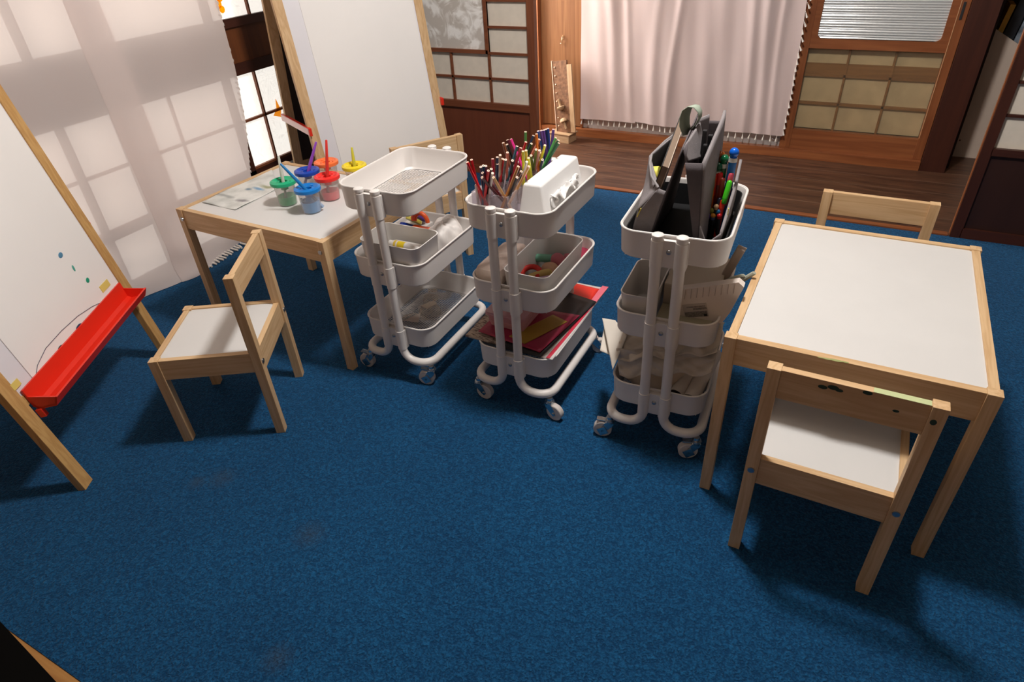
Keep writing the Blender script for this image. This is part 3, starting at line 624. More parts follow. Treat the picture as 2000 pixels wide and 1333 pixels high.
def curtain_back():
    r = empty('hallway_curtain', (-.9, YB - .035, .11)); O = Vector((-.9, YB - .035, .11))
    xa, xb = -1.474, -.338
    def hem(x): t = (x - xa) / (xb - xa); return .112 + .006 * math.sin(t * 9) + (-.004 if t < .3 else .004 * math.sin(t * 6))
    def xoff(x, z):
        t = (x - xa) / (xb - xa); k = .35 + .65 * math.sin(min(1, (z - .1) / .7) * 1.2 + .4)
        f = .004 * math.sin(x * 13 + z * 1.5 + 2 * math.sin(x * 5)) + .0016 * math.sin(x * 31 + 1 - z * 2.4 + math.sin(z * 5) * .5) + .0010 * math.sin(x * 66 + z * 6)
        for c, w_, a in ((-1.30, .03, .020), (-1.19, .022, .018), (-1.02, .03, .016), (-.93, .02, .015), (-.56, .025, .022), (-.47, .03, .025), (-.40, .02, .016)):
            f += .48 * a * math.exp(-((x - c - .03 * math.sin(z * 3 + c * 9)) / w_) ** 2) * k
        return -.004 - f - .006 * math.sin(z * 14 + x * 3) * .4
    b = MB()
    def fn(u, v):
        x = xa + (xb - xa) * u; h = hem(x); z = h + (1.75 - h) * v ** 1.3
        sx = x + (.010 * math.sin(z * 4) if u > .97 else 0)
        return Vector((sx, YB - .035 + xoff(x, z), z)) - O
    b.grid(fn, 260, 70); b.build('cloth', linen_in, r)
    def tassel():
        b = MB(); b.cyl((0, 0, 0), (0, 0, -.010), .0009, seg=6); b.sphere((0, 0, -.012), .0026, 8); b.tube([(0, 0, -.013), (0, 0, -.020), (0, 0, -.031)], [.0020, .0034, .0050], 8); return b
    t0 = tassel().build('tassel', tassel_m, r)
    rnd = random.Random(2); first = True
    xs = xa + .012
    while xs < xb - .004:
        o = t0 if first else t0.copy()
        if not first: COL.objects.link(o); o.parent = r
        first = False; h = hem(xs); o.location = Vector((xs, YB - .035 + xoff(xs, h), h)) - O; o.rotation_euler = (0, rnd.uniform(-.2, .2), 0); xs += rnd.uniform(.030, .038)
    z = .15
    while z < .95:
        o = t0.copy(); COL.objects.link(o); o.parent = r; o.location = Vector((xb + .004, YB - .037 + xoff(xb, z), z)) - O; o.rotation_euler = (0, rnd.uniform(-.55, -.2), 0); z += rnd.uniform(.030, .040)
    tag(r, 'pinkish linen curtain with white tassels hanging in the hallway', 'curtain')
curtain_back()
# hallway window at the left end gives daylight
b = MB(); b.box(-2.438, -2.43, 2.98, 3.56, .5, 1.7); struct(b.build('window_3', pane_mat('hall_daylight', (1.0, 0.97, 0.93), 18.0, False)))
# ------------------------------------------------------------ hallway things
def tower():
    r = empty('marble_tree', (-1.53, 3.52, 0), R(-8))
    b = MB(); b.box(-.08, .05, -.045, .045, 0, .048, bev=.002); b.build('base', pale['x'], r)
    b = MB(); b.box(-.088, .058, -.05, .05, .048, .053, bev=.001); b.build('base_lid', pale['x'], r)
    # leaning board with rough carved face
    bark = plain('carved_bark', (.25, .12, .06), .8, noise=.45, nscale=60, bump=.9, bscale=90)
    th = math.atan2(.075, .39); M = Matrix.Translation((.0, -.012, .053)) @ Matrix.Rotation(-math.atan2(.055, .39), 4, 'Y') @ Matrix.Rotation(-.10, 4, 'X')
    b = MB(); b.box(-.050, .046, 0, .012, 0, .392, M=M, bev=.001); bd = b.build('board', bark, r)
    b = MB(); b.box(-.054, -.050, -.004, .014, 0, .396, M=M); b.build('edge_strip', plain('pale_edge', (.72, .5, .36), .6), bd)
    b = MB(); b.box(.046, .075, 0, .010, 0, .370, M=M); b.build('side_board', pale['z'], bd)
    for i in range(8):
        if i in (5,): continue
        b = MB(); p = M @ Vector((-.034, -.003, .36 - i * .046)); b.sphere((p.x, p.y, p.z), .0042); b.build('peg', plain('peg_pale', (.85, .66, .5), .4), bd)
    for (x, z, a) in ((-.008, .155, 2.9), (.012, .055, -.35)):
        b = MB(); q = M @ Matrix.Translation((x, -.012, z)) @ Matrix.Rotation(a, 4, 'Y')
        b.lathe([(.0001, .030), (.012, .028), (.022, .018), (.024, .010), (.020, .006), (.008, .006), (.0065, -.02), (.0075, -.034), (.0001, -.036)], M=q, seg=16); b.build('wooden_mushroom', pale['z'], bd)
    tag(r, 'carved wooden marble tree toy on a pale block leaning at the light wood panel', 'wooden toy')
tower()
def toybox():
    r = empty('toy_shelf', (.62, 3.95, 0)); O = Vector((.62, 3.95, 0)); wm = plain('shelf_board', (.72, .58, .48), .5)
    b = MB(); P = [(.452, 0), (.78, 0), (.78, .42), (.452, .610)]
    a = b.ring([Vector((x, 3.90, z)) - O for x, z in P]); c = b.ring([Vector((x, 3.912, z)) - O for x, z in P]); b.skin([a, c], smooth=False); b.build('side_panel', wm, r)
    b = MB(); b.box(.455 - .62, .78 - .62, 3.912 - 3.95, 4.25 - 3.95, .0, .02); b.box(.455 - .62, .78 - .62, 4.10 - 3.95, 4.25 - 3.95, .0, .34); b.build('shelf_body', wm, r)
    b = MB(); b.box(.455 - .62, .78 - .62, 3.915 - 3.95, 4.098 - 3.95, .335, .348); b.build('shelf_board', wm, r)
    for x, z in ((.462, .595), (.470, .50), (.482, .085)):
        b = MB(); b.cyl(Vector((x, 3.899, z)) - O, Vector((x, 3.8975, z)) - O, .0045, seg=10); b.build('screw', plain('bronze_screw', (.16, .09, .06), .4), r)
    tag(r, 'pale board shelf with a sloped top edge between the dark posts', 'shelf')
    books = [('yellow_book', 'yellow and orange book standing in the pale sloped shelf', (.90, .48, .06), (.456, .478), .70, 'book'), ('dark_book', 'dark book with pale pictures in the pale sloped shelf', (.02, .022, .03), (.484, .53), .74, 'book'), ('blue_book', 'blue and pink picture book at the right of the pale sloped shelf', (.35, .42, .50), (.536, .60), .69, 'book')]
    for n, lab, col, (x0, x1), zt, cat in books:
        b = MB(); M = Matrix.Translation(((x0 + x1) / 2, 3.99, .352)) @ Matrix.Rotation(.12, 4, 'Y')
        b.box(-(x1 - x0) / 2, (x1 - x0) / 2, -.07, .07, 0, zt - .352, M=M, bev=.001); o = b.build(n, plain(n + '_m', col, .4, noise=.7 if n != 'yellow_book' else .35, nscale=22)); tag(o, lab, cat, 'picture books in the hallway shelf')
toybox()
# dark box on the near floor (lower left corner)
b = MB(); P = [(-1.30, .1485), (-1.00, .1170), (-1.02, -.30), (-1.34, -.30)]; O = Vector((-1.15, -.1, 0))
a = b.ring([Vector((x, y, 0)) - O for x, y in P]); c = b.ring([Vector((x, y, .10)) - O for x, y in P]); b.skin([a, c], smooth=False)
tag(b.build('storage_box', plain('black_box', (.0015, .0012, .001), .9, spec=.1), loc=O), 'low black box in the lower left corner on the wood floor', 'box')
# ------------------------------------------------------------ paint cups on the left table
ZT = .4432
def cup_mat(name, col, a): return clear_mat(name, tuple(.35 + .65 * c for c in (.92, .90, .90)), a, .35, (.80, .76, .74))
cupbody = clear_mat('frosted_cup', (.97, .96, .95), .13, .3, (.86, .84, .83), edge=.28)
CUPS = [('green', (-1.557, 1.366), (.015, .42, .20), (.01, .42, .14), .026, (-.006, .014, .150), (.60, .62, .54), 'green lidded paint cup with a white brush'),
        ('navy', (-1.551, 1.468), (.01, .06, .42), (.30, .30, .55), .016, (.030, .040, .160), (.28, .07, .50), 'dark blue lidded paint cup with a purple brush'),
        ('blue', (-1.439, 1.347), (.005, .19, .60), (.01, .30, .72), .034, (-.046, -.036, .158), (.01, .20, .50), 'bright blue lidded paint cup nearest the camera with a blue brush'),
        ('red', (-1.451, 1.450), (.85, .03, .025), (.88, .05, .07), .026, (.010, .022, .185), (.72, .04, .03), 'red lidded paint cup with a red brush'),
        ('orange', (-1.547, 1.557), (.95, .19, .05), (.80, .45, .35), .012, None, None, 'orange lidded paint cup behind the red one'),
        ('yellow', (-1.430, 1.560), (.85, .66, .02), (.75, .66, .40), .012, (-.004, .010, .132), (.62, .56, .05), 'yellow lidded paint cup beside the top tray of the first trolley')]
for nm, (cx_, cy_), lid, pc, ph, br, bc, lab in CUPS:
    r = empty('paint_cup', (cx_, cy_, ZT), random.uniform(0, 6))
    r.rotation_euler.z = 0
    b = MB(); b.lathe([(.0001, 0.0), (.0265, 0.0), (.0280, .002), (.0325, .066), (.0345, .068), (.0345, .074), (.0335, .074), (.0315, .067), (.0268, .004), (.0001, .003)]); b.build('cup_body', cupbody, r)
    b = MB(); b.lathe([(.0001, .0035), (.0262, .0035), (.0262 + ph * .075, .003 + ph * .86), (.0266 + ph * .078, .003 + ph), (.010, .0035 + ph * .8), (.0001, .0035 + ph * .8)]); b.build('paint', plain('paint_' + nm, pc, .4), r)
    lm = plain('lid_' + nm, lid, .32)
    b = MB(); b.lathe([(.0355, .066), (.0400, .0675), (.0408, .073), (.0400, .0775), (.0330, .0800), (.0290, .0770), (.0200, .0735), (.0150, .0765), (.0125, .0745), (.0118, .050), (.0105, .050), (.0110, .070), (.0180, .0700), (.0300, .072), (.0355, .066)]); ld = b.build('lid', lm, r)
    b = MB()
    for k in range(3):
        a = k * 2.1 + cx_ * 9; b.sphere((.0255 * math.cos(a), .0255 * math.sin(a), .0755), .006, 10, sc=(1, 1, .35))
    b.build('lid_bumps', lm, ld)
    if br:
        dx, dy, h = br; tip = Vector((dx, dy, h)); f = (h - .074) / (.074 - .010); base = Vector((-dx / max(f, .5) * .75, -dy / max(f, .5) * .75, .010)); d = (tip - base).normalized()
        k0 = base + d * (( .078 - base.z) / d.z)
        b = MB(); b.tube([k0 - d * .03, k0, k0 + (tip - k0) * .25, k0 + (tip - k0) * .55, tip - d * .002, tip], [.0040, .0052, .0056, .0046, .0036, .0022], 14); bh = b.build('brush_handle', plain('brush_' + nm, bc, .35), r)
        b = MB(); b.cyl(base, k0 - d * .03, .0058, .0040, 12); b.build('brush_stem', plain('stem_' + nm, tuple(.5 * q + .3 for q in bc), .4), r)
    if nm == 'blue':
        for k in range(4):
            a = -1.9 + k * .22 - .3; b = MB(); b.sphere((.0245 * math.cos(a), .0245 * math.sin(a), .045 - .006 * (k % 3)), .0045, 8); b.build('paint_splash', plain('splash_blue', (.03, .25, .50), .4), r)
    tag(r, lab, 'paint cup', 'lidded paint cups on the left table')
# painted paper on the left table
def sheet_mesh(name, corners, mat, z, amp=.002, n=24, parent=None, thick=.0008, O=None):
    A, B, C_, D = [Vector(c) for c in corners]; O = O or (A + B + C_ + D) / 4; O = Vector((O.x, O.y, z))
    b = MB()
    def fn(u, v):
        p = A.lerp(B, u).lerp(D.lerp(C_, u), v); e = 1 - 4 * (u - .5) ** 2 * 0
        return Vector((p.x - O.x, p.y - O.y, (p.z if len(corners[0]) == 3 else 0) - O.z + amp * (math.sin(u * 7 + v * 3) * math.sin(v * 5 + 1) + 1.0)))
    b.grid(fn, n, n); o = b.build(name, mat, parent, loc=O, solid=thick); return o
def paint_paper():
    m, t, b = nt('painted_paper'); L = t.links.new
    tc = t.nodes.new('ShaderNodeTexCoord'); last = None
    n = t.nodes.new('ShaderNodeTexNoise'); n.inputs['Scale'].default_value = 16; n.inputs['Detail'].default_value = 4; L(tc.outputs['Object'], n.inputs['Vector'])
    cr = t.nodes.new('ShaderNodeValToRGB'); L(n.outputs[0], cr.inputs[0]); cr.color_ramp.elements[0].position = .3; cr.color_ramp.elements[0].color = (.50, .51, .48, 1); cr.color_ramp.elements[1].position = .6; cr.color_ramp.elements[1].color = (.72, .72, .69, 1); last = cr.outputs[0]
    for (x, y, rx, ry, c) in ((.02, .03, .028, .012, (.10, .28, .48)), (.035, .055, .05, .016, (.26, .27, .12)), (.05, -.07, .045, .014, (.22, .20, .22)), (-.05, -.06, .07, .012, (.32, .33, .32)), (-.01, .012, .018, .010, (.12, .20, .28))):
        mp = t.nodes.new('ShaderNodeMapping'); mp.inputs['Location'].default_value = (-x / rx, -y / ry, 0); mp.inputs['Scale'].default_value = (1 / rx, 1 / ry, 0); L(tc.outputs['Object'], mp.inputs[0])
        ln = t.nodes.new('ShaderNodeVectorMath'); ln.operation = 'LENGTH'; L(mp.outputs[0], ln.inputs[0])
        ad = t.nodes.new('ShaderNodeMath'); ad.operation = 'MULTIPLY_ADD'; ad.inputs[1].default_value = 1.6; L(n.outputs[0], ad.inputs[0]); L(ln.outputs['Value'], ad.inputs[2])
        mr = t.nodes.new('ShaderNodeMapRange'); mr.inputs[1].default_value = 1.1; mr.inputs[2].default_value = 1.8; mr.inputs[3].default_value = .85; mr.inputs[4].default_value = 0; L(ad.outputs[0], mr.inputs[0])
        k = t.nodes.new('ShaderNodeMixRGB'); k.inputs[2].default_value = (*c, 1); L(mr.outputs[0], k.inputs[0]); L(last, k.inputs[1]); last = k.outputs[0]
    L(last, b.inputs['Base Color']); b.inputs['Roughness'].default_value = .8
    return m
pp_ = sheet_mesh('painted_paper', ((-1.845, 1.268, ZT), (-1.684, 1.262, ZT), (-1.69, 1.455, ZT), (-1.865, 1.600, ZT)), paint_paper(), ZT, .0022)
tag(pp_, 'grey paint stained cloth-like paper lying on the left table', 'paper')
PEN = [["red",0,[-0.0613,-0.1082,0.548],[-0.0887,-0.1627,0.7088]],["red",0,[-0.0848,-0.1082,0.548],[-0.081,-0.1555,0.7133]],["clear",0,[-0.097,-0.1145,0.548],[-0.0854,-0.1377,0.6446]],["red",0,[-0.097,-0.1019,0.548],[-0.033,-0.1633,0.6954]],["maroon",0,[-0.031,-0.058,0.548],[-0.0524,-0.1581,0.6862]],["maroon",0,[-0.0316,-0.058,0.548],[-0.0486,-0.1682,0.679]],["tan",0,[-0.0248,-0.0643,0.548],[-0.0169,-0.1699,0.6835]],["white",0,[-0.0921,-0.0894,0.548],[-0.0241,-0.16,0.6893]],["black",0,[-0.0966,-0.0956,0.548],[-0.0307,-0.1531,0.6961]],["navy",0,[-0.0966,-0.0831,0.548],[-0.0573,-0.1556,0.6989]],["teal",0,[-0.097,-0.0768,0.548],[-0.0552,-0.1471,0.6993]],["navy",0,[-0.0951,-0.1082,0.548],[-0.0418,-0.1583,0.7037]],["ochre",0,[-0.0501,-0.1082,0.548],[0.0272,-0.1279,0.7004]],["tan",0,[-0.054,-0.058,0.548],[0.0369,-0.0931,0.6898]],["brown",0,[-0.0519,-0.1019,0.548],[0.0373,-0.1337,0.6916]],["black",0,[-0.0518,-0.0831,0.548],[0.0335,-0.1486,0.6823]],["crimson",1,[-0.0942,-0.037,0.548],[-0.0866,-0.0473,0.6794]],["navy",1,[-0.097,-0.0303,0.548],[-0.067,-0.0579,0.6892]],["navy",1,[-0.097,-0.0235,0.548],[-0.0682,-0.058,0.6721]],["beige",1,[-0.0943,-0.0101,0.548],[-0.0495,-0.0736,0.7014]],["brown",1,[-0.097,-0.0303,0.548],[-0.053,-0.0559,0.6859]],["red",1,[-0.097,-0.0303,0.548],[-0.0483,-0.056,0.6843]],["grey",1,[-0.097,-0.0034,0.548],[-0.0347,-0.0742,0.6918]],["salmon",1,[-0.0796,-0.0034,0.548],[-0.0367,-0.06,0.7046]],["black",1,[-0.0822,0.0235,0.548],[-0.0238,-0.0603,0.6864]],["brown",1,[-0.0421,0.0034,0.548],[-0.0647,-0.0277,0.7156]],["black",1,[-0.0278,0.0303,0.548],[-0.0587,-0.0198,0.7096]],["maroon",1,[-0.0207,0.0303,0.548],[-0.0735,0.0109,0.7105]],["magenta",1,[-0.01,0.037,0.548],[-0.0723,0.0269,0.708]],["teal",1,[-0.0807,-0.037,0.548],[-0.0266,-0.0273,0.711]],["crimson",1,[-0.0733,-0.037,0.548],[-0.0142,-0.0315,0.7094]],["yellow",1,[-0.0161,-0.0235,0.548],[0.0078,-0.0636,0.7135]],["gold",1,[-0.0172,0.0168,0.548],[0.0046,-0.0416,0.7083]],["white",1,[-0.0514,-0.0034,0.548],[0.0192,-0.0683,0.6907]],["yellow",1,[-0.0149,0.037,0.548],[0.0092,-0.0387,0.6892]],["green",2,[-0.0628,0.0782,0.548],[-0.047,0.0614,0.7184]],["red",2,[-0.097,0.058,0.548],[-0.0384,0.0446,0.6984]],["navy",2,[-0.097,0.058,0.548],[-0.0315,0.0755,0.7061]],["dark green",2,[-0.0949,0.0715,0.548],[-0.019,0.0368,0.6984]],["orange",2,[-0.0109,0.058,0.548],[-0.0104,0.0499,0.7198]],["salmon",2,[-0.0967,0.0715,0.548],[-0.0138,0.0732,0.6987]],["olive",2,[-0.0543,0.1185,0.548],[-0.0097,0.0134,0.6766]],["olive",2,[-0.052,0.0984,0.548],[0.002,0.0194,0.691]],["blue",2,[-0.01,0.132,0.548],[-0.0251,0.0904,0.7142]],["violet",2,[-0.01,0.132,0.548],[-0.0177,0.0927,0.7153]],["violet",2,[-0.01,0.132,0.548],[-0.0118,0.0955,0.7161]],["navy",2,[-0.01,0.132,0.548],[-0.0082,0.1006,0.7171]],["blue",2,[-0.01,0.132,0.548],[-0.0048,0.1062,0.718]],["violet",2,[-0.0148,0.1118,0.548],[0.0116,0.1044,0.7178]],["green",2,[-0.0407,0.0715,0.548],[0.0291,0.0805,0.7049]],["dark green",2,[-0.0602,0.1051,0.548],[0.0297,0.0948,0.6943]],["dark green",2,[-0.0544,0.0715,0.548],[0.0384,0.0778,0.6927]],["yellow",2,[-0.0483,0.0916,0.548],[0.0179,0.0381,0.6974]],["yellow",2,[-0.0809,0.132,0.548],[-0.001,0.047,0.6744]],["pink",2,[-0.056,0.0984,0.548],[0.0093,0.0234,0.6884]],["navy",2,[-0.057,0.132,0.548],[0.015,0.0274,0.664]]]
# ------------------------------------------------------------ contents of the trolleys
TM = [Matrix.Translation((x, y, 0)) @ Matrix.Rotation(a, 4, 'Z') for x, y, a in TR]
def at(k, x, y, z, rz=0.0, name=None):
    p = TM[k] @ Vector((x, y, z)); return p, TR[k][2] + rz
def thing(name, k, x, y, z, label, cat, group=None, rz=0.0):
    p, a = at(k, x, y, z, rz); r = empty(name, p, a); return tag(r, label, cat, group)
def single(b, name, mat, k, x, y, z, label, cat, group=None, rz=0.0, **kw):
    p, a = at(k, x, y, z, rz); o = b.build(name, mat, None, loc=p, **kw); o.rotation_euler.z = a; return tag(o, label, cat, group)
def open_bin(a, w, h, r=.022, t=.002, taper=.006):
    b = MB(); R_ = lambda da, z, rr: b.ring([(x, y, z) for x, y in rrect(w + da, a + da, max(rr, .004))])
    b.skin([R_(-taper * 2 - .02, 0, r - .006), R_(-taper * 2, .002, r - .002), R_(0, h - .002, r), R_(.002, h, r), R_(-2 * t, h, r - t), R_(-2 * t - taper * 2, .004, r - .004), R_(-.03 - taper * 2, .003, r - .008)], caps=False)
    f = b.bm.faces; bt = rrect(w - taper * 2 - .02, a - taper * 2 - .02, r - .006); v = b.ring([(x, y, .0002) for x, y in bt]); b._set([b.bm.faces.new(v)])
    bt = rrect(w - taper * 2 - .03, a - taper * 2 - .03, max(r - .008, .004)); v = b.ring([(x, y, .003) for x, y in bt]); b._set([b.bm.faces.new(v)])
    return b
Z1, Z2, Z3 = .541, .332, .1225
# --- middle trolley, top: three clear pencil cups and the tissue box
acry = clear_mat('clear_acrylic', (.97, .95, .97), .10, .05, (.72, .68, .72))
names = ['nearest', 'middle', 'farthest']
for i, (x0, y0, x1, y1) in enumerate(((-.105, -.135, -.002, -.050), (-.105, -.045, -.002, .045), (-.105, .050, -.002, .140))):
    cx_, cy_ = (x0 + x1) / 2, (y0 + y1) / 2; a_, w_ = y1 - y0 - .002, x1 - x0 - .002; h = .082
    r = thing('pencil_holder', 1, cx_, cy_, Z1, '%s clear plastic pencil holder in the top tray of the middle trolley' % names[i], 'pencil holder', 'clear pencil holders')
    b = MB(); b.box(-w_ / 2, w_ / 2, -a_ / 2, a_ / 2, 0, .002)
    for sgn in (-1, 1):
        b.box(*sorted((sgn * w_ / 2, sgn * (w_ / 2 - .0018))), -a_ / 2, a_ / 2, .002, h); b.box(-w_ / 2 + .0018, w_ / 2 - .0018, *sorted((sgn * a_ / 2, sgn * (a_ / 2 - .0018))), .002, h)
    b.build('shell', acry, r)
    b = MB(); b.box(-.001, .001, -a_ / 2 + .002, a_ / 2 - .002, .002, h - .01); b.build('divider', acry, r)
PCOL = {'red': (.50, .015, .02), 'crimson': (.30, .008, .03), 'maroon': (.075, .008, .014), 'clear': (.55, .50, .48), 'white': (.60, .56, .52), 'tan': (.62, .30, .12), 'ochre': (.42, .18, .03), 'brown': (.16, .06, .03), 'black': (.015, .012, .014), 'navy': (.012, .03, .10), 'teal': (.02, .11, .17), 'beige': (.42, .28, .20), 'grey': (.12, .12, .12), 'salmon': (.75, .16, .12), 'magenta': (.55, .02, .18), 'yellow': (.72, .52, .02), 'gold': (.60, .36, .02), 'green': (.05, .26, .05), 'dark green': (.015, .10, .04), 'olive': (.10, .14, .02), 'orange': (.80, .14, .02), 'blue': (.01, .05, .30), 'violet': (.12, .05, .30), 'pink': (.55, .25, .25)}
pm = {c: plain('pencil_' + c.replace(' ', '_'), tuple(min(.9, q * (1.75 if max(v) > .12 else 1.2)) for q in v), .28) for c, v in PCOL.items()}
pw = plain('pencil_wood', (.86, .64, .50), .6)
lead = {c: plain('lead_' + c.replace(' ', '_'), tuple(min(1, q * 1.2 + .02) for q in v), .5) for c, v in PCOL.items()}
cnt = {}
for c, bx, B, T in PEN: cnt.setdefault((c, bx), []).append(T[0])
ordn = ['leftmost', 'second from left', 'third from left', 'fourth from left']
for c, bx, B, T in PEN:
    tx = T[0]; B = Vector(B); T = Vector(T); L_ = (T - B).length; d = (T - B).normalized()
    p = TM[1] @ B; q = TM[1] @ T
    r = empty('colouring_pencil', p); r.rotation_mode = 'QUATERNION'; r.rotation_quaternion = (q - p).normalized().to_track_quat('Z', 'Y')
    b = MB(); b.tube([(0, 0, .012), (0, 0, L_ - .0004)], .0036, 6); 
    for f in b.bm.faces: f.smooth = False
    b.build('barrel', pm[c], r)
    b = MB(); b.cyl((0, 0, .0), (0, 0, .012), .0006, .0034, 8); b.cyl((0, 0, L_ - .0004), (0, 0, L_), .0033, .0033, 10); b.build('wood_end', pw, r)
    b = MB(); b.cyl((0, 0, L_), (0, 0, L_ + .0002), .0013, seg=8); b.build('lead', lead[c], r)
    xs = sorted(cnt[(c, bx)]); nn = len(xs); k = xs.index(tx); nm = {'clear': 'pale grey', 'grey': 'dark grey'}.get(c, c)
    lab = '%s colouring pencil standing in the %s clear holder' % (nm, names[bx])
    if nn > 1: lab = '%s of the %d %s colouring pencils in the %s clear holder' % (('leftmost' if k == 0 else 'rightmost' if k == nn - 1 else ordn[k]), nn, nm, names[bx])
    tag(r, lab, 'pencil', 'colouring pencils in the clear holders')
r = thing('tissue_box', 1, .051, .005, Z1, 'white tissue box cover with slanted sides on the middle trolley', 'tissue box')
b = MB(); n_ = 6
lo = [(-.042, -.122), (.043, -.122), (.043, .122), (-.042, .122)]; hi = [(-.026, -.113), (.024, -.113), (.024, .113), (-.026, .113)]
def rr4(P, rad):
    w_ = P[1][0] - P[0][0]; a_ = P[2][1] - P[1][1]; return rrect(w_, a_, rad, 5, (P[0][0] + P[1][0]) / 2, (P[0][1] + P[2][1]) / 2)
rings = [b.ring([(x, y, 0) for x, y in rr4(lo, .006)]), b.ring([(x, y, .105) for x, y in rr4(hi, .006)]), b.ring([(x, y, .1085) for x, y in rr4([(p[0] * .94, p[1] * .985) for p in hi], .005)]), b.ring([(x, y, .110) for x, y in rr4([(p[0] * .86, p[1] * .965) for p in hi], .004)])]
b.skin(rings); b.build('cover', bright_plastic, r)
b = MB(); M = Matrix.Translation((.036, 0, .058)) @ Matrix.Rotation(R(80), 4, 'Y')
b.prism(rrect(.030, .17, .014, 6), -.001, .0025, M=M); b.build('slot_rim', bright_plastic, r)
b = MB(); rnd = random.Random(5)
def fn(u, v): 
    y = -.075 + .15 * u; k = math.sin(math.pi * u) ** .4
    return Vector((.036 + .016 * math.sin(v * math.pi) * k + .004 * math.sin(u * 22 + v * 4), y + .008 * math.sin(v * 5 + u * 9), .052 + .024 * v + .006 * math.sin(u * 17) * k + .004 * math.cos(u * 40)))
b.grid(fn, 60, 10); b.build('tissue', plain('tissue_paper', (.84, .82, .80), .9), r, solid=.0008)
# --- middle trolley, middle tray
r = thing('fabric_box', 1, -.0705, -.060, Z2, 'beige soft fabric box beside the white bin in the middle trolley', 'box')
b = MB(); rings = []
for s, z in ((.92, 0), (1, .004), (1, .070), (.97, .080), (.92, .086), (.70, .089)): rings.append(b.ring([(x * s, y * s, z) for x, y in rrect(.078, .190, .022, 8)]))
b.skin(rings); b.build('body', plain('beige_felt', (.68, .55, .46), .95, noise=.12, nscale=30, bump=.3, bscale=300), r)
b = MB(); b.tube([(x, y, .050) for x, y in rrect(.0785, .1905, .022)], .0012, 6, loop=True); b.build('seam', plain('beige_seam', (.66, .52, .42), .9), r)
r = thing('storage_bin', 1, .040, -.025, Z2, 'white open bin with clay shapes in the middle trolley', 'bin', 'white bins in the trolleys'); open_bin(.252, .128, .098).build('shell', white_plastic, r)
clay = lambda n, c: plain(n, c, .6, noise=.1)
def blobtube(pts, rr, seg=10): b = MB(); b.tube(pts, rr, seg); b.sphere(pts[0], rr if not isinstance(rr, list) else rr[0]); b.sphere(pts[-1], rr if not isinstance(rr, list) else rr[-1]); return b
zz = Z2 + .006
b = MB(); b.skin([b.ring([(x, y, z) for x, y in rrect(.078 + e, .215 + e, .018)]) for e, z in ((-.012, 0), (0, .004), (0, .017), (-.012, .021))]); single(b, 'clay_slab', clay('cream_clay', (.64, .50, .38)), 1, .040, -.025, zz - .002, 'cream clay slab under the coloured clay shapes', 'clay slab')
single(blobtube([(.024 * math.cos(t), .024 * math.sin(t), .012 + .006 * math.sin(t)) for t in [k * .42 - .4 for k in range(13)]], .0075), 'clay_ring', clay('red_clay', (.72, .03, .02)), 1, .004, -.040, zz + .022, 'red curled clay ring in the white bin of the middle trolley', 'clay shape', 'clay shapes in the white bin')
single(blobtube([(-.02, -.02, .008), (0, 0, .012), (.014, .02, .010)], .010), 'clay_roll', clay('yellow_clay', (.72, .52, .16)), 1, .032, -.035, zz + .022, 'yellow clay roll beside the red ring', 'clay shape', 'clay shapes in the white bin')
single(blobtube([(-.036, 0, .008), (.036, .012, .012)], .0115), 'clay_bar', clay('mint_clay', (.22, .55, .38)), 1, .018, .046, zz + .026, 'mint green clay bar behind the red ring', 'clay shape', 'clay shapes in the white bin')
single(blobtube([(-.02, -.014, .008), (.02, .016, .010)], .014), 'clay_lump', clay('lilac_clay', (.50, .32, .48)), 1, .054, -.062, zz + .020, 'lilac clay lump at the near end of the bin', 'clay shape', 'clay shapes in the white bin')
b = MB(); b.sphere((0, 0, .02), .022, 12, sc=(1, .8, 1)); b.sphere((.02, .02, .016), .018, 12); single(b, 'clay_lump', clay('pink_clay', (.62, .18, .22)), 1, .046, .046, zz + .018, 'pink clay lump at the right wall of the bin', 'clay shape', 'clay shapes in the white bin')
b = MB(); b.sphere((0, 0, .014), .024, 12, sc=(1, 1, .6)); single(b, 'clay_lump', clay('peach_clay', (.70, .42, .26)), 1, .040, .004, zz + .020, 'peach clay lump under the mint bar', 'clay shape', 'clay shapes in the white bin')
b = MB(); b.box(-.02, .02, -.03, .03, 0, .035, bev=.002); single(b, 'card_box', plain('pink_card', (.62, .06, .14), .5), 1, .085, .135, Z2, 'small pink card box behind the white bin', 'box')
# --- middle trolley, bottom tray: sheets, pad and pink box
def quad(name, k, P, mat, label, cat, group=None, thick=.0015, lift=0.0, curl=0.0):
    A, B, C_, D = [TM[k] @ Vector(p) for p in P]; O = (A + B + C_ + D) / 4; b = MB()
    def fn(u, v):
        p = A.lerp(B, u).lerp(D.lerp(C_, u), v); p = p - O; p.z += lift * math.sin(math.pi * u) * .0 + curl * (v ** 2); return p
    b.grid(fn, 14, 14); return tag(b.build(name, mat, None, loc=O, solid=thick), label, cat, group)
def newspaper():
    m, t, b = nt('newsprint'); L = t.links.new; tc = t.nodes.new('ShaderNodeTexCoord'); mp = t.nodes.new('ShaderNodeMapping'); mp.inputs['Scale'].default_value = (60, 240, 1); L(tc.outputs['Object'], mp.inputs[0])
    n = t.nodes.new('ShaderNodeTexNoise'); n.inputs['Scale'].default_value = 1; n.inputs['Detail'].default_value = 1; L(mp.outputs[0], n.inputs['Vector'])
    cr = t.nodes.new('ShaderNodeValToRGB'); L(n.outputs[0], cr.inputs[0]); cr.color_ramp.elements[0].position = .42; cr.color_ramp.elements[0].color = (.16, .11, .09, 1); cr.color_ramp.elements[1].position = .5; cr.color_ramp.elements[1].color = (.46, .37, .30, 1); L(cr.outputs[0], b.inputs['Base Color']); b.inputs['Roughness'].default_value = .8; return m
gp = 'papers in the bottom tray of the middle trolley'
b0 = MB(); 
np_ = newspaper()
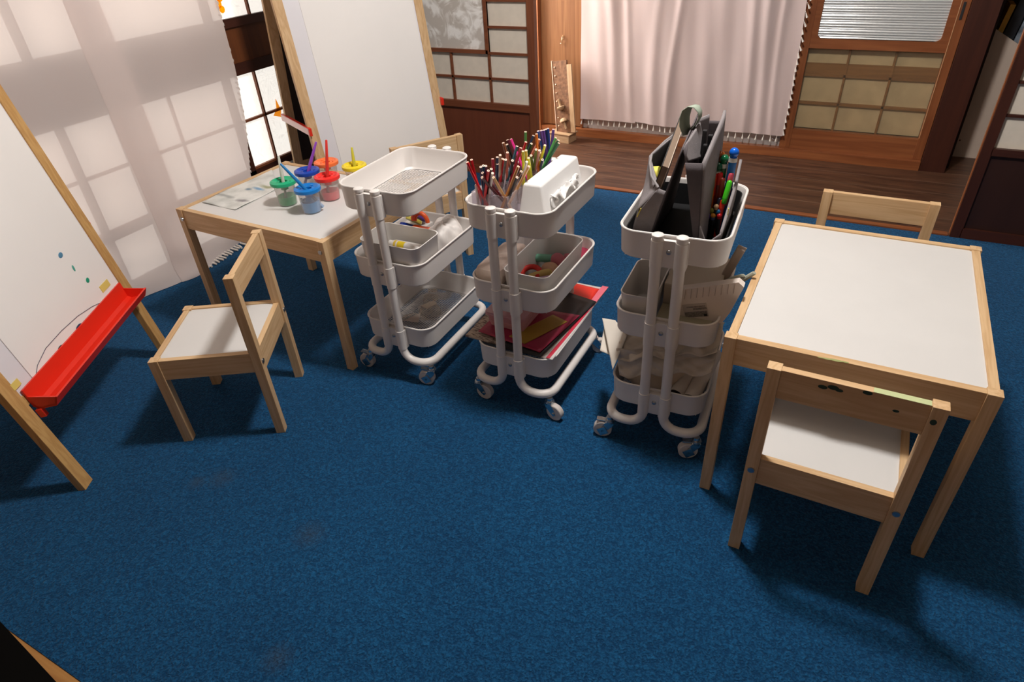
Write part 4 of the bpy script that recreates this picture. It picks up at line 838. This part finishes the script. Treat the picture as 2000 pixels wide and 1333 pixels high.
quad('folded_newspaper', 1, [(-.156, -.152, .192), (.029, -.150, .186), (.040, .05, .186), (-.157, .04, .192)], np_, 'folded newsprint sticking out at the left of the bottom tray of the middle trolley', 'paper', gp, .006)
quad('paper_pad', 1, [(-.05, -.160, .1905), (.118, -.158, .1905), (.122, .250, .190), (-.05, .25, .190)], plain('white_pad', (.74, .70, .68), .7), 'white pad under the coloured papers in the bottom tray', 'paper', gp, .004)
quad('red_stripe_sheet', 1, [(.100, -.160, .1935), (.110, -.158, .1935), (.121, .160, .194), (.113, .165, .194)], plain('crimson_paper', (.68, .03, .07), .6), 'narrow red paper strip along the right of the stacked papers', 'paper', gp, .001)
quad('pink_edge_sheet', 1, [(.094, .10, .1945), (.120, .10, .1945), (.124, .256, .195), (.104, .256, .195)], plain('rose_paper', (.78, .16, .22), .6), 'rose coloured paper edge at the far right of the stack', 'paper', gp, .001)
quad('red_sheet', 1, [(-.04, .08, .195), (.104, .08, .195), (.102, .232, .196), (-.04, .24, .196)], plain('red_paper', (.82, .03, .015), .5), 'bright red sheet beyond the black pad', 'paper', gp, .001)
quad('black_pad', 1, [(-.030, -.172, .198), (.088, -.166, .198), (.123, .150, .200), (-.04, .180, .200)], plain('black_paper', (.012, .010, .011), .55), 'black paper pad under the magenta card', 'paper', gp, .004)
mg = quad('magenta_card', 1, [(-.123, -.133, .2045), (.081, -.157, .2045), (.110, .053, .2055), (-.115, .03, .2055)], plain('magenta_card_m', (.34, .012, .055), .5), 'magenta card with a yellow paper strip on top of the stack', 'paper', gp, .0018)
quad('yellow_strip', 1, [(-.030, -.123, .2062), (.027, -.140, .2062), (.092, .006, .2075), (.038, .024, .2075)], plain('mustard_paper', (.42, .25, .02), .6), 'mustard yellow paper strip on the magenta card', 'paper', gp, .0008)
r = thing('plastic_box', 1, -.055, -.025, .2076, 'translucent pink plastic box on the papers in the middle trolley', 'box')
pinkc = clear_mat('pink_clear', (.95, .72, .75), .45, .12, (.80, .48, .50))
b = MB(); rings = [b.ring([(x, y, z) for x, y in rrect(w_, a_, .010)]) for w_, a_, z in ((.105, .135, 0), (.118, .150, .042), (.124, .156, .042), (.124, .156, .048))]; b.skin(rings, smooth=False); b.build('shell', pinkc, r)
b = MB(); b.tube([(x, y, .040) for x, y in rrect(.122, .154, .010)], .0022, 6, loop=True); b.tube([(x, y, .012) for x, y in rrect(.110, .140, .010)], .001, 6, loop=True); b.tube([(x, y, .018) for x, y in rrect(.112, .142, .010)], .001, 6, loop=True); b.build('rim', pinkc, r)
# --- first trolley
r = thing('storage_bin', 0, .016, -.098, Z2, 'white open bin with a paint tube in the first trolley', 'bin', 'white bins in the trolleys'); open_bin(.128, .196, .116, .024).build('shell', white_plastic, r)
r = thing('paint_tube', 0, .022, -.098, Z2 + .075, 'white paint tube with a yellow label in the first trolley bin', 'paint tube', rz=-.05)
b = MB(); b.tube([(-.030, 0, .011), (.030, 0, .011), (.052, 0, .008), (.058, 0, .006)], [.0105, .0110, .0095, .0085], 16); b.build('body', white_plastic, r)
b = MB(); b.tube([(-.012, 0, .011), (.012, 0, .011)], .0113, 16); b.build('label_band', plain('yellow_label', (.82, .60, .01), .4), r)
b = MB(); b.tube([(-.025, 0, .011), (-.018, 0, .011)], .0113, 16); b.build('label_band', plain('gold_label', (.72, .50, .05), .4), r)
b = MB(); b.cyl((-.044, 0, .011), (-.030, 0, .011), .0085, .0085, 14); b.build('cap', white_plastic, r)
b = MB(); b.box(-.02, .075, -.045, .04, 0, .074, bev=.003); single(b, 'white_carton', white_plastic, 0, -.01, -.098, Z2 + .0045, 'white carton lying under the paint tube', 'box')
def lid_disc(name, x, y, z, r_, col, lab, tilt=.3, az=0.):
    b = MB(); M = Matrix.Rotation(az, 4, 'Z') @ Matrix.Rotation(tilt, 4, 'Y'); b.lathe([(.0001, .004), (r_ * .75, .004), (r_ * .8, .009), (r_ * .95, .010), (r_, .004), (r_ * .96, 0), (.0001, 0)], M=M, seg=28); single(b, name, plain('m_' + name + lab[:4], col, .35), 0, x, y, z, lab, 'lid', 'plastic lids in the first trolley')
lid_disc('play_disc', -.042, .030, .405, .032, (.01, .05, .36), 'dark blue plastic lid behind the white bin of the first trolley', .5, 1.2)
lid_disc('play_disc', -.048, .062, .412, .026, (.70, .62, .10), 'yellow plastic lid between the blue and purple lids', .7, 1.4)
lid_disc('play_disc', -.046, .088, .412, .024, (.10, .04, .30), 'purple plastic lid farthest back in the first trolley', .8, 1.4)
b = MB(); b.tube([(.024 * math.cos(t) * 1.1, .006, .022 + .028 * math.sin(t)) for t in [k * math.pi / 10 for k in range(11)]], .0065, 10); b.tube([(.019 * math.cos(t), .010, .020 + .022 * math.sin(t)) for t in [k * math.pi / 10 for k in range(11)]], .003, 8); b.box(-.03, .034, -.002, .014, -.008, .004, bev=.002)
single(b, 'clay_cutter', plain('orange_cutter', (.90, .13, .03), .35), 0, -.008, .038, .405, 'orange plastic cutter arch behind the white bin of the first trolley', 'cutter')
b = MB(); b.box(-.055, .03, -.03, .08, 0, .062, bev=.006); single(b, 'white_tub', white_plastic, 0, -.045, .040, Z2, 'white tub carrying the coloured lids in the first trolley', 'tub')
def crumple(w_, a_, h, seed, n=26, sharp=3.0):
    rnd = random.Random(seed); ph = [rnd.uniform(0, 6) for _ in range(12)]; b = MB(); rings = []
    pts = [(rnd.uniform(-1, 1), rnd.uniform(-1, 1), rnd.uniform(.5, 1)) for _ in range(9)]
    def fn(u, v):
        th = u * 2 * math.pi; f = v * math.pi / 2 * 1.0
        rr = math.cos(f) ** .5 if v < 1 else 0; x = rr * math.cos(th); y = rr * math.sin(th); z = math.sin(f)
        k = 1 + .07 * math.sin(th * 2 + ph[0] + v * 3) + .06 * abs(math.sin(th * 3 + ph[1] - v * 5)) + .035 * abs(math.sin(th * 5 + ph[2] + v * 7)) + .012 * math.sin(th * 11 + ph[3] + v * 15)
        return Vector((x * w_ / 2 * k, y * a_ / 2 * k, z * h * (k * .9)))
    b.grid(fn, n * 2, n, smooth=True); return b
hazy = clear_mat('milky_plastic', (.95, .93, .91), .72, .5, (.82, .78, .75))
single(crumple(.10, .165, .100, 3), 'plastic_bag', hazy, 0, .060, .062, Z2 + .001, 'milky crumpled plastic bag filling the far half of the first trolley', 'plastic bag')
b = crumple(.035, .035, .02, 8); single(b, 'small_wrapper', plain('violet_wrap', (.25, .12, .22), .5), 0, .088, -.016, Z2 + .004, 'small violet and white wrapper beside the milky bag', 'wrapper')
cel = clear_mat('cellophane', (.97, .95, .93), .16, .05, (.72, .62, .52))
for i, (x, y, w_, a_, h, lab) in enumerate(((-.022, -.045, .075, .060, .012, 'flat clear plastic piece at the near end of the bottom tray of the first trolley'), (.006, .006, .060, .075, .032, 'clear cellophane wrapper in the middle of the bottom tray of the first trolley'), (-.030, .072, .050, .050, .024, 'clear cellophane wrapper at the far end of the bottom tray of the first trolley'))):
    single(crumple(w_, a_, h, 20 + i), 'cellophane_wrapper', cel, 0, x, y, Z3 + .002, lab, 'wrapper', 'clear wrappers in the bottom tray')
b = MB(); b.prism([(-.03, -.02), (.02, -.028), (.012, .03)], 0, .0012); single(b, 'paper_scrap', plain('pale_scrap', (.55, .47, .42), .8), 0, -.015, -.050, Z3 + .0145, 'pale triangular paper scrap in the bottom tray of the first trolley', 'paper', rz=.3)
b = MB(); b.prism([(-.018, -.02), (.012, -.022), (.016, .02), (-.006, .024)], 0, .0012); single(b, 'paper_scrap', plain('cream_scrap', (.62, .52, .42), .8), 0, .006, .008, Z3 + .034, 'cream paper scrap inside the wrapper in the bottom tray of the first trolley', 'paper', rz=-.2)
# --- third trolley, top: felt caddy
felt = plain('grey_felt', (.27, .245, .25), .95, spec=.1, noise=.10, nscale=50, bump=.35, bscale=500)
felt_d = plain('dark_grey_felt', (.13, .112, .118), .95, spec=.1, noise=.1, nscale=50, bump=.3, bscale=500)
yel = plain('yellow_thread', (.72, .62, .10), .6)
r = thing('felt_caddy', 2, 0, 0, Z1, 'grey felt craft caddy with open pockets standing in the third trolley', 'caddy')
def felt_panel(name, P, n=1, mat=None, th=.0032, curve=0.0, nrm=(1, 0, 0)):
    # P: rows of points, bottom row first; each row runs near -> far
    b = MB(); rows = [[Vector(p) - Vector((0, 0, Z1)) for p in row] for row in P]
    def fn(u, v):
        nv = len(rows) - 1; i = min(int(v * nv), nv - 1); fv = v * nv - i
        def rowpt(rw):
            nu = len(rw) - 1; j = min(int(u * nu), nu - 1); fu = u * nu - j; return rw[j].lerp(rw[j + 1], fu)
        p = rowpt(rows[i]).lerp(rowpt(rows[i + 1]), fv); return p + Vector(nrm) * curve * math.sin(math.pi * u) * v
    b.grid(fn, 16, 12); o = b.build(name, mat or felt, r, solid=th); return o
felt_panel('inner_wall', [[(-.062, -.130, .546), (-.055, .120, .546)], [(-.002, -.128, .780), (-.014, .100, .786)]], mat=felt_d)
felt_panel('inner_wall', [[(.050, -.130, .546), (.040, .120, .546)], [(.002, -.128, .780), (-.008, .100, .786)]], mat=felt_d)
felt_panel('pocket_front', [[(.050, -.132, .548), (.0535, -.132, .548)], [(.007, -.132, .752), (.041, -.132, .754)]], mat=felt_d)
felt_panel('tall_divider', [[(.056, -.130, .546), (.054, .0, .546), (.050, .120, .546)], [(.042, -.130, .754), (.053, .0, .808), (.047, .075, .804)]], th=.006)
felt_panel('back_flap', [[(.004, .02, .70), (.022, .05, .70)], [(.002, .02, .798), (.018, .05, .800)]])
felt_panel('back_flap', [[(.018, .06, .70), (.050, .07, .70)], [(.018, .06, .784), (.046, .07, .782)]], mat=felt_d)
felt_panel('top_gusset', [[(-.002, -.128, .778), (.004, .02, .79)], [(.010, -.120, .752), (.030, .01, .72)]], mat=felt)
felt_panel('outer_pocket', [[(-.100, -.125, .548), (-.102, .0, .548), (-.088, .120, .548)], [(-.083, -.128, .64), (-.098, 0, .65), (-.080, .11, .65)], [(-.040, -.130, .690), (-.086, -.02, .722), (-.050, .10, .745)]], curve=-.004)
felt_panel('outer_pocket', [[(.088, -.132, .546), (.094, .0, .546), (.090, .120, .546)], [(.096, -.130, .612), (.099, .0, .668), (.094, .10, .690)]], th=.006)
felt_panel('pocket_front', [[(-.0985, -.127, .548), (-.061, -.131, .548)], [(-.084, -.129, .632), (-.041, -.131, .632)], [(-.044, -.1305, .692), (-.027, -.1315, .688)]], mat=felt)
felt_panel('pocket_front', [[(.054, -.134, .548), (.070, -.138, .548), (.090, -.134, .548)], [(.052, -.134, .622), (.070, -.140, .586), (.096, -.132, .610)]], mat=felt)
b = MB(); b.tube([Vector(p) - Vector((0, 0, Z1)) for p in ((-.043, -.131, .694), (-.066, -.10, .706), (-.082, -.05, .716), (-.088, -.01, .722), (-.072, .05, .735), (-.050, .10, .746))], .0026, 8); b.build('piping', plain('light_felt', (.26, .24, .24), .9), r)
b = MB(); M = Matrix.Translation((-.081, -.129, .632 - Z1)) @ Matrix.Rotation(.35, 4, 'Y'); b.box(-.0012, .0012, -.0025, .0, -.010, .012, M=M); b.build('stitch', yel, r)
b = MB(); b.box(.0985, .1000, -.085, -.081, .085, .105); b.build('stitch', yel, r)
# loop strap
b = MB(); path = [(-.020, .770), (-.029, .790), (-.0305, .806), (-.027, .822), (-.017, .831), (-.005, .830), (.004, .820), (.006, .808), (.001, .796), (-.006, .786)]
kk = [1, 1, 1, .9, .6, .3, .1, 0, 0, 0]; ra = b.ring([Vector((x - .003 * q, -.016, z - Z1)) for (x, z), q in zip(path, kk)]); rb = b.ring([Vector((x + .002 + .011 * q, .012, z - Z1 - .002)) for (x, z), q in zip(path, kk)]); b.skin([ra, rb], closed=False, caps=False); b.build('loop_strap', plain('sage_ribbon', (.33, .39, .31), .8), r, solid=.0014)
# black inner box of the tray behind the caddy walls
b = open_bin(.314, .214, .056, .036, .0015, .004); single(b, 'black_tray_liner', plain('black_liner', (.010, .010, .011), .6, spec=.2), 2, 0, 0, Z1 + .0005, 'black plastic liner under the grey felt caddy', 'tray liner')
# notebook and tape in left pocket
r = thing('notebook', 2, 0, 0, Z1, 'thick notebook with brown page edges in the left pocket of the felt caddy', 'notebook')
A, B, C_, D = Vector((-.078, -.112, .560)), Vector((-.030, -.112, .732)), Vector((-.032, .065, .792)), Vector((-.086, .075, .560))
nrm = (B - A).cross(D - A).normalized() * .012
b = MB(); q = [v - Vector((0, 0, Z1)) for v in (A, B, C_, D)]; b.skin([b.ring(q), b.ring([v + nrm for v in q])], smooth=False); b.build('pages', plain('brown_pages', (.20, .135, .09), .7), r)
for s in (-.0012, .0125):
    b = MB(); nn = nrm.normalized(); q2 = [v + nn * s for v in q]; b.skin([b.ring(q2), b.ring([v + nn * .0014 for v in q2])], smooth=False); b.build('cover', plain('cream_cover', (.62, .50, .40), .6) if s < 0 else rubber, r)
b = MB(); M = Matrix.Translation((-.068, -.045, .700)) @ Matrix.Rotation(R(78), 4, 'Y')
b.lathe([(.009, 0), (.0185, 0), (.0185, .013), (.009, .013), (.009, 0)], seg=24, M=Matrix.Translation((0, 0, 0))); b.bm.transform(Matrix.Rotation(R(80), 4, 'Y')); single(b, 'tape_roll', plain('yellow_tape_roll', (.76, .66, .10), .5), 2, -.072, -.050, .690, 'yellow tape roll in the left pocket of the felt caddy', 'tape')
# markers
def marker(x, y, z, r_, cap, body, label, dx=0., dy=0., caplen=.03, ball=False, ring=None, zb=.552, bodyr=None, capr=None):
    p = TM[2] @ Vector((x + dx, y + dy, zb)); q = TM[2] @ Vector((x, y, z)); L_ = (q - p).length
    o = empty('felt_marker', p); o.rotation_mode = 'QUATERNION'; o.rotation_quaternion = (q - p).normalized().to_track_quat('Z', 'Y')
    b = MB(); b.tube([(0, 0, 0), (0, 0, .003), (0, 0, L_ - caplen)], [r_ * .7, r_, r_], 16); b.build('barrel', plain('mk_body', body, .25), o)
    b = MB()
    if ball: b.cyl((0, 0, L_ - caplen), (0, 0, L_ - r_ * 1.2), r_ * .9, r_ * .9, 16); b.sphere((0, 0, L_ - r_ * 1.2), r_ * 1.22, 16)
    else: b.tube([(0, 0, L_ - caplen), (0, 0, L_ - r_ * .8), (0, 0, L_ - r_ * .3), (0, 0, L_)], [r_ * 1.05, r_ * 1.0, r_ * .8, r_ * .3], 16)
    b.build('cap', plain('mk_cap', cap, .18), o)
    if ring: b = MB(); b.cyl((0, 0, L_ - caplen - .006), (0, 0, L_ - caplen + .003), r_ * 1.1, r_ * 1.06, 16); b.build('collar', plain('mk_ring', ring, .4), o)
    return tag(o, label, 'marker', 'markers in the felt caddy')
W_ = (.75, .73, .70)
marker(.0865, 0, .748, .0085, (.005, .12, .62), (.02, .16, .50), 'tall dabber marker with a round bright blue cap', -.004, .004, .024, True, W_)
marker(.068, .004, .730, .0078, (.005, .14, .05), (.02, .10, .05), 'upper dabber marker with a round green cap', -.002, .01, .022, True, W_)
marker(.058, .000, .714, .0078, (.004, .09, .045), (.10, .02, .015), 'lower dabber marker with a round green cap', 0, .012, .022, True, W_)
marker(.057, .020, .732, .0080, (.42, .10, .01), (.20, .04, .015), 'dabber marker with a round amber brown cap', 0, .01, .022, True)
marker(.052, -.006, .692, .0072, (.50, .01, .01), (.22, .015, .012), 'red capped marker beside the tall divider', .002, 0, .05)
marker(.0625, -.002, .694, .0078, (.52, .012, .010), (.16, .015, .012), 'red capped marker in front of the green ones', .0, 0, .028)
marker(.0500, -.016, .666, .0068, (.62, .14, .01), (.45, .08, .01), 'orange translucent marker beside the tall divider', .004, -.002, .06)
marker(.070, -.004, .682, .0066, (.24, .03, .02), (.20, .03, .02), 'reddish brown marker in the middle of the pocket', 0, 0, .04)
marker(.0875, -.004, .696, .0058, (.78, .10, .16), (.80, .20, .20), 'pink capped thin marker under the blue dabber', -.004, 0, .02, zb=.62)
marker(.0880, -.016, .682, .0058, (.06, .55, .02), (.06, .50, .02), 'bright green thin marker leaning at the outer pocket wall', -.006, -.012, .04, zb=.632)
marker(.0800, -.024, .640, .0056, (.75, .03, .01), (.65, .02, .01), 'thin marker with a bright red end below the green one', -.004, -.01, .02)
marker(.0715, -.016, .640, .0056, (.015, .025, .05), (.02, .03, .05), 'dark navy thin marker behind the small round tips', 0, 0, .03)
marker(.0345, -.045, .634, .0068, (.01, .03, .04), (.02, .08, .22), 'dark teal marker lying low at the near pocket corner', .014, -.06, .055)
for i, (x, z, c, nm) in enumerate(((.051, .626, (.08, .08, .20), 'slate blue'), (.068, .624, (.66, .44, .24), 'cream'), (.060, .614, (.22, .22, .02), 'olive'), (.0735, .613, (.01, .18, .42), 'sky blue'), (.0535, .602, (.12, .07, .26), 'violet'), (.0645, .604, (.62, .25, .03), 'amber'), (.0775, .605, (.55, .015, .02), 'scarlet'), (.0645, .598, (.05, .07, .16), 'steel blue'))):
    marker(x, -.030 - .004 * (i > 3), z + .006, .0048, c, (.01, .011, .014), 'small marker with a round %s tip in the black bundle' % nm, 0, 0, .012, True)
# scissors in the middle pocket
b = MB(); 
for (x, y, z, s) in ((.024, -.03, .790, 1), (.034, -.01, .775, 1.1), (.030, -.045, .765, .9), (.038, -.03, .755, 1)): b.box(x - .004 * s, x + .005 * s, y - .006, y + .006, z - .12 - Z1, z - Z1, bev=.003)
r = thing('black_binder', 2, 0, 0, Z1, 'black wrapped tool bundle in the narrow pocket of the felt caddy', 'tool'); b.build('bundle', rubber, r)
# --- third trolley, middle tray
r = thing('storage_bin', 2, -.070, -.052, Z2, 'white bin at the left of the middle tray in the third trolley', 'bin', 'white bins in the trolleys'); open_bin(.186, .084, .100, .022).build('shell', white_plastic, r)
b = MB(); b.box(-.042, .084, -.050, .028, 0, .050, bev=.003); single(b, 'khaki_box', plain('khaki_card', (.46, .42, .29), .8), 2, .020, -.100, Z2, 'khaki card box under the white packet of the third trolley', 'box')
b = MB(); b.box(-.062, .066, -.120, .055, 0, .098, bev=.004); single(b, 'cream_box', plain('cream_card', (.62, .54, .44), .8), 2, .038, .060, Z2, 'cream card box in the middle tray of the third trolley', 'box')
r = thing('paper_packet', 2, .085, -.106, .384, 'white paper packet with a grey printed label bulging out of the third trolley', 'packet')
b = MB(); P = [(-.062, .066), (.061, .108), (.074, .098), (.054, .028), (.040, -.004), (-.055, -.014)]
b.skin([b.ring([(x, -.010 - .0, z) for x, z in P]), b.ring([(x * 1.0, .012, z) for x, z in P])], smooth=False); b.build('packet', plain('packet_paper', (.80, .71, .64), .7), r)
for i in range(9):
    b = MB(); x = -.05 + i * .013; zt = .066 + (x + .062) * .34; b.box(x, x + .0012, -.0112, -.0098, zt - .026, zt - .001); b.build('pleat', plain('pleat_m', (.50, .42, .36), .8), r)
lb = MB(); M = Matrix.Rotation(-.30, 4, 'Y')
lb.box(-.043, .012, -.0110, -.0099, .006, .042, M=M); lbo = lb.build('label', plain('label_paper', (.56, .49, .44), .7), r)
for (x0, x1, z0, z1, c) in ((-.041, .010, .008, .022, (.30, .26, .23)), (-.020, .011, .026, .031, (.34, .30, .27)), (-.034, .009, .033, .036, (.36, .31, .28))):
    b = MB(); b.box(x0, x1, -.0116, -.0109, z0, z1, M=M); b.build('print_block', plain('print_grey', c, .8, noise=.5, nscale=400), lbo)
b = MB(); b.box(.002, .009, -.0122, -.0114, .008, .014, M=M); b.build('print_block', rubber, lbo)
b = MB(); M = Matrix.Translation((0, 0, 0)) @ Matrix.Rotation(.33, 4, 'Y'); b.box(-.010, .010, -.007, .007, 0, .142, M=M, bev=.003); b.box(-.0105, .0105, -.0015, .0015, .002, .148, M=M)
single(b, 'ruler_case', plain('taupe_plastic', (.36, .29, .24), .5), 2, .086, .030, .368, 'taupe slim case sticking out beside the cream box of the third trolley', 'case')
r = thing('scissors', 2, .128, .000, .418, 'sage green scissors handles resting on the packet in the third trolley', 'scissors')
sg = plain('sage_plastic', (.42, .43, .35), .5)
for (cx_, cz_, rx, rz_, th_) in ((.002, .018, .022, .0095, -.5), (.022, .022, .016, .026, -.75)):
    b = MB(); pts = []
    for k in range(20):
        t = 2 * math.pi * k / 20; x, z = rx * math.cos(t), rz_ * math.sin(t); pts.append((cx_ + x * math.cos(th_) - z * math.sin(th_), -.004, cz_ - (x * math.sin(th_) - z * math.cos(th_)) * -1 * -1))
    b.tube(pts, .0050, 8, loop=True); b.build('handle', sg, r)
b = MB(); b.box(-.075, -.014, -.005, -.001, -.012, .004, M=Matrix.Rotation(-.3, 4, 'Y')); b.build('blade', plain('dark_blade', (.05, .05, .045), .4), r)
b = MB(); b.box(-.014, .014, 0, .001, 0, .014); p, a = at(2, -.012, .012, Z2 + .0985); 
b2 = MB(); b2.box(-.016, .016, -.008, .008, 0, .001); single(b2, 'orange_sticker', plain('orange_label', (.75, .28, .01), .5), 2, -.004, .030, Z2 + .0985, 'small orange label on the cream box in the third trolley', 'sticker')
# --- third trolley, bottom tray
crm = plain('crumpled_kraft', (.76, .65, .53), .85, noise=.18, nscale=14)
crg = plain('crumpled_grey_paper', (.70, .63, .55), .8, noise=.2, nscale=14)
def wavy(name, P, mat, label, seed):
    rnd = random.Random(seed); ph = [rnd.uniform(0, 6) for _ in range(6)]; A, B, C_, D = [TM[2] @ Vector(p) for p in P]; O = (A + B + C_ + D) / 4; n = (B - A).cross(D - A).normalized(); b = MB()
    def fn(u, v):
        p = A.lerp(B, u).lerp(D.lerp(C_, u), v) - O
        h = .005 * abs(math.sin(u * 11 - v * 5 + ph[4])) + .003 * abs(math.sin(u * 19 + v * 9 + ph[5])) + .006 * abs(math.sin(u * 5 + v * 4 + ph[0])) + .004 * abs(math.sin(u * 9 - v * 7 + ph[1])) + .002 * math.sin(u * 21 + v * 13 + ph[2]); e = .006 * math.sin(u * 17 + ph[3]) * (1 - v)
        return p + n * h + (A - D).normalized() * e
    b.grid(fn, 44, 26); tag(b.build(name, mat, None, loc=O, solid=.0012), label, 'paper bag', 'crumpled bags in the bottom tray')
def tilt(b, ax, a): b.bm.transform(Matrix.Rotation(a, 4, ax)); return b
single(crumple(.200, .24, .125, 31, sharp=2), 'paper_bag', crm, 2, -.006, -.008, Z3 + .020, 'crumpled beige paper bag filling the bottom tray of the third trolley', 'paper bag', 'crumpled bags in the bottom tray')
wavy('paper_bag', [(-.098, -.136, .186), (.122, -.128, .246), (.126, -.090, .285), (-.116, -.118, .258)], crg, 'grey crumpled bag lying slanted over the paper rolls', 5)
wavy('paper_bag', [(-.112, -.134, .222), (.128, -.120, .292), (.128, -.03, .325), (-.112, -.06, .272)], plain('crumpled_cream_paper', (.80, .70, .58), .85, noise=.12, nscale=16), 'cream creased bag on top of the crumpled bags', 9)
wp = plain('white_tissue_sheet', (.72, .66, .58), .85, noise=.06, nscale=10)
quad('white_sheet', 2, [(-.108, -.185, .235), (-.100, -.085, .275), (-.150, -.022, .272), (-.190, -.008, .262)], wp, 'white paper corner sticking out left of the third trolley', 'paper', 'white sheets in the bottom tray', .0015)
quad('white_sheet', 2, [(-.165, -.105, .225), (-.135, -.115, .225), (-.150, -.01, .250), (-.186, .010, .250)], wp, 'lower white paper corner behind the larger one at the third trolley', 'paper', 'white sheets in the bottom tray', .0015)
for i, (p0, p1, rr, lab) in enumerate((((.046, -.135, .160), (.085, .02, .210), .0185, 'thinner white paper roll in the bottom tray of the third trolley'), ((.083, -.138, .158), (.112, .00, .215), .0195, 'right hand white paper roll in the bottom tray of the third trolley'))):
    A = TM[2] @ Vector(p0); B = TM[2] @ Vector(p1); L_ = (B - A).length
    o = empty('paper_roll', A); o.rotation_mode = 'QUATERNION'; o.rotation_quaternion = (B - A).normalized().to_track_quat('Z', 'Y')
    b = MB(); b.lathe([(rr * .93, L_), (rr, L_), (rr, 0), (rr * .93, 0), (rr * .93, L_)], seg=28); b.build('paper_wrap', plain('roll_paper', (.82, .75, .68), .8), o)
    b = MB(); b.lathe([(.0001, .004), (rr * .92, .004), (rr * .92, .006), (.0001, .006)], seg=24); b.build('core', plain('roll_core', (.36, .28, .16) if i else (.07, .045, .03), .9), o)
    tag(o, lab, 'paper roll', 'paper rolls in the bottom tray')
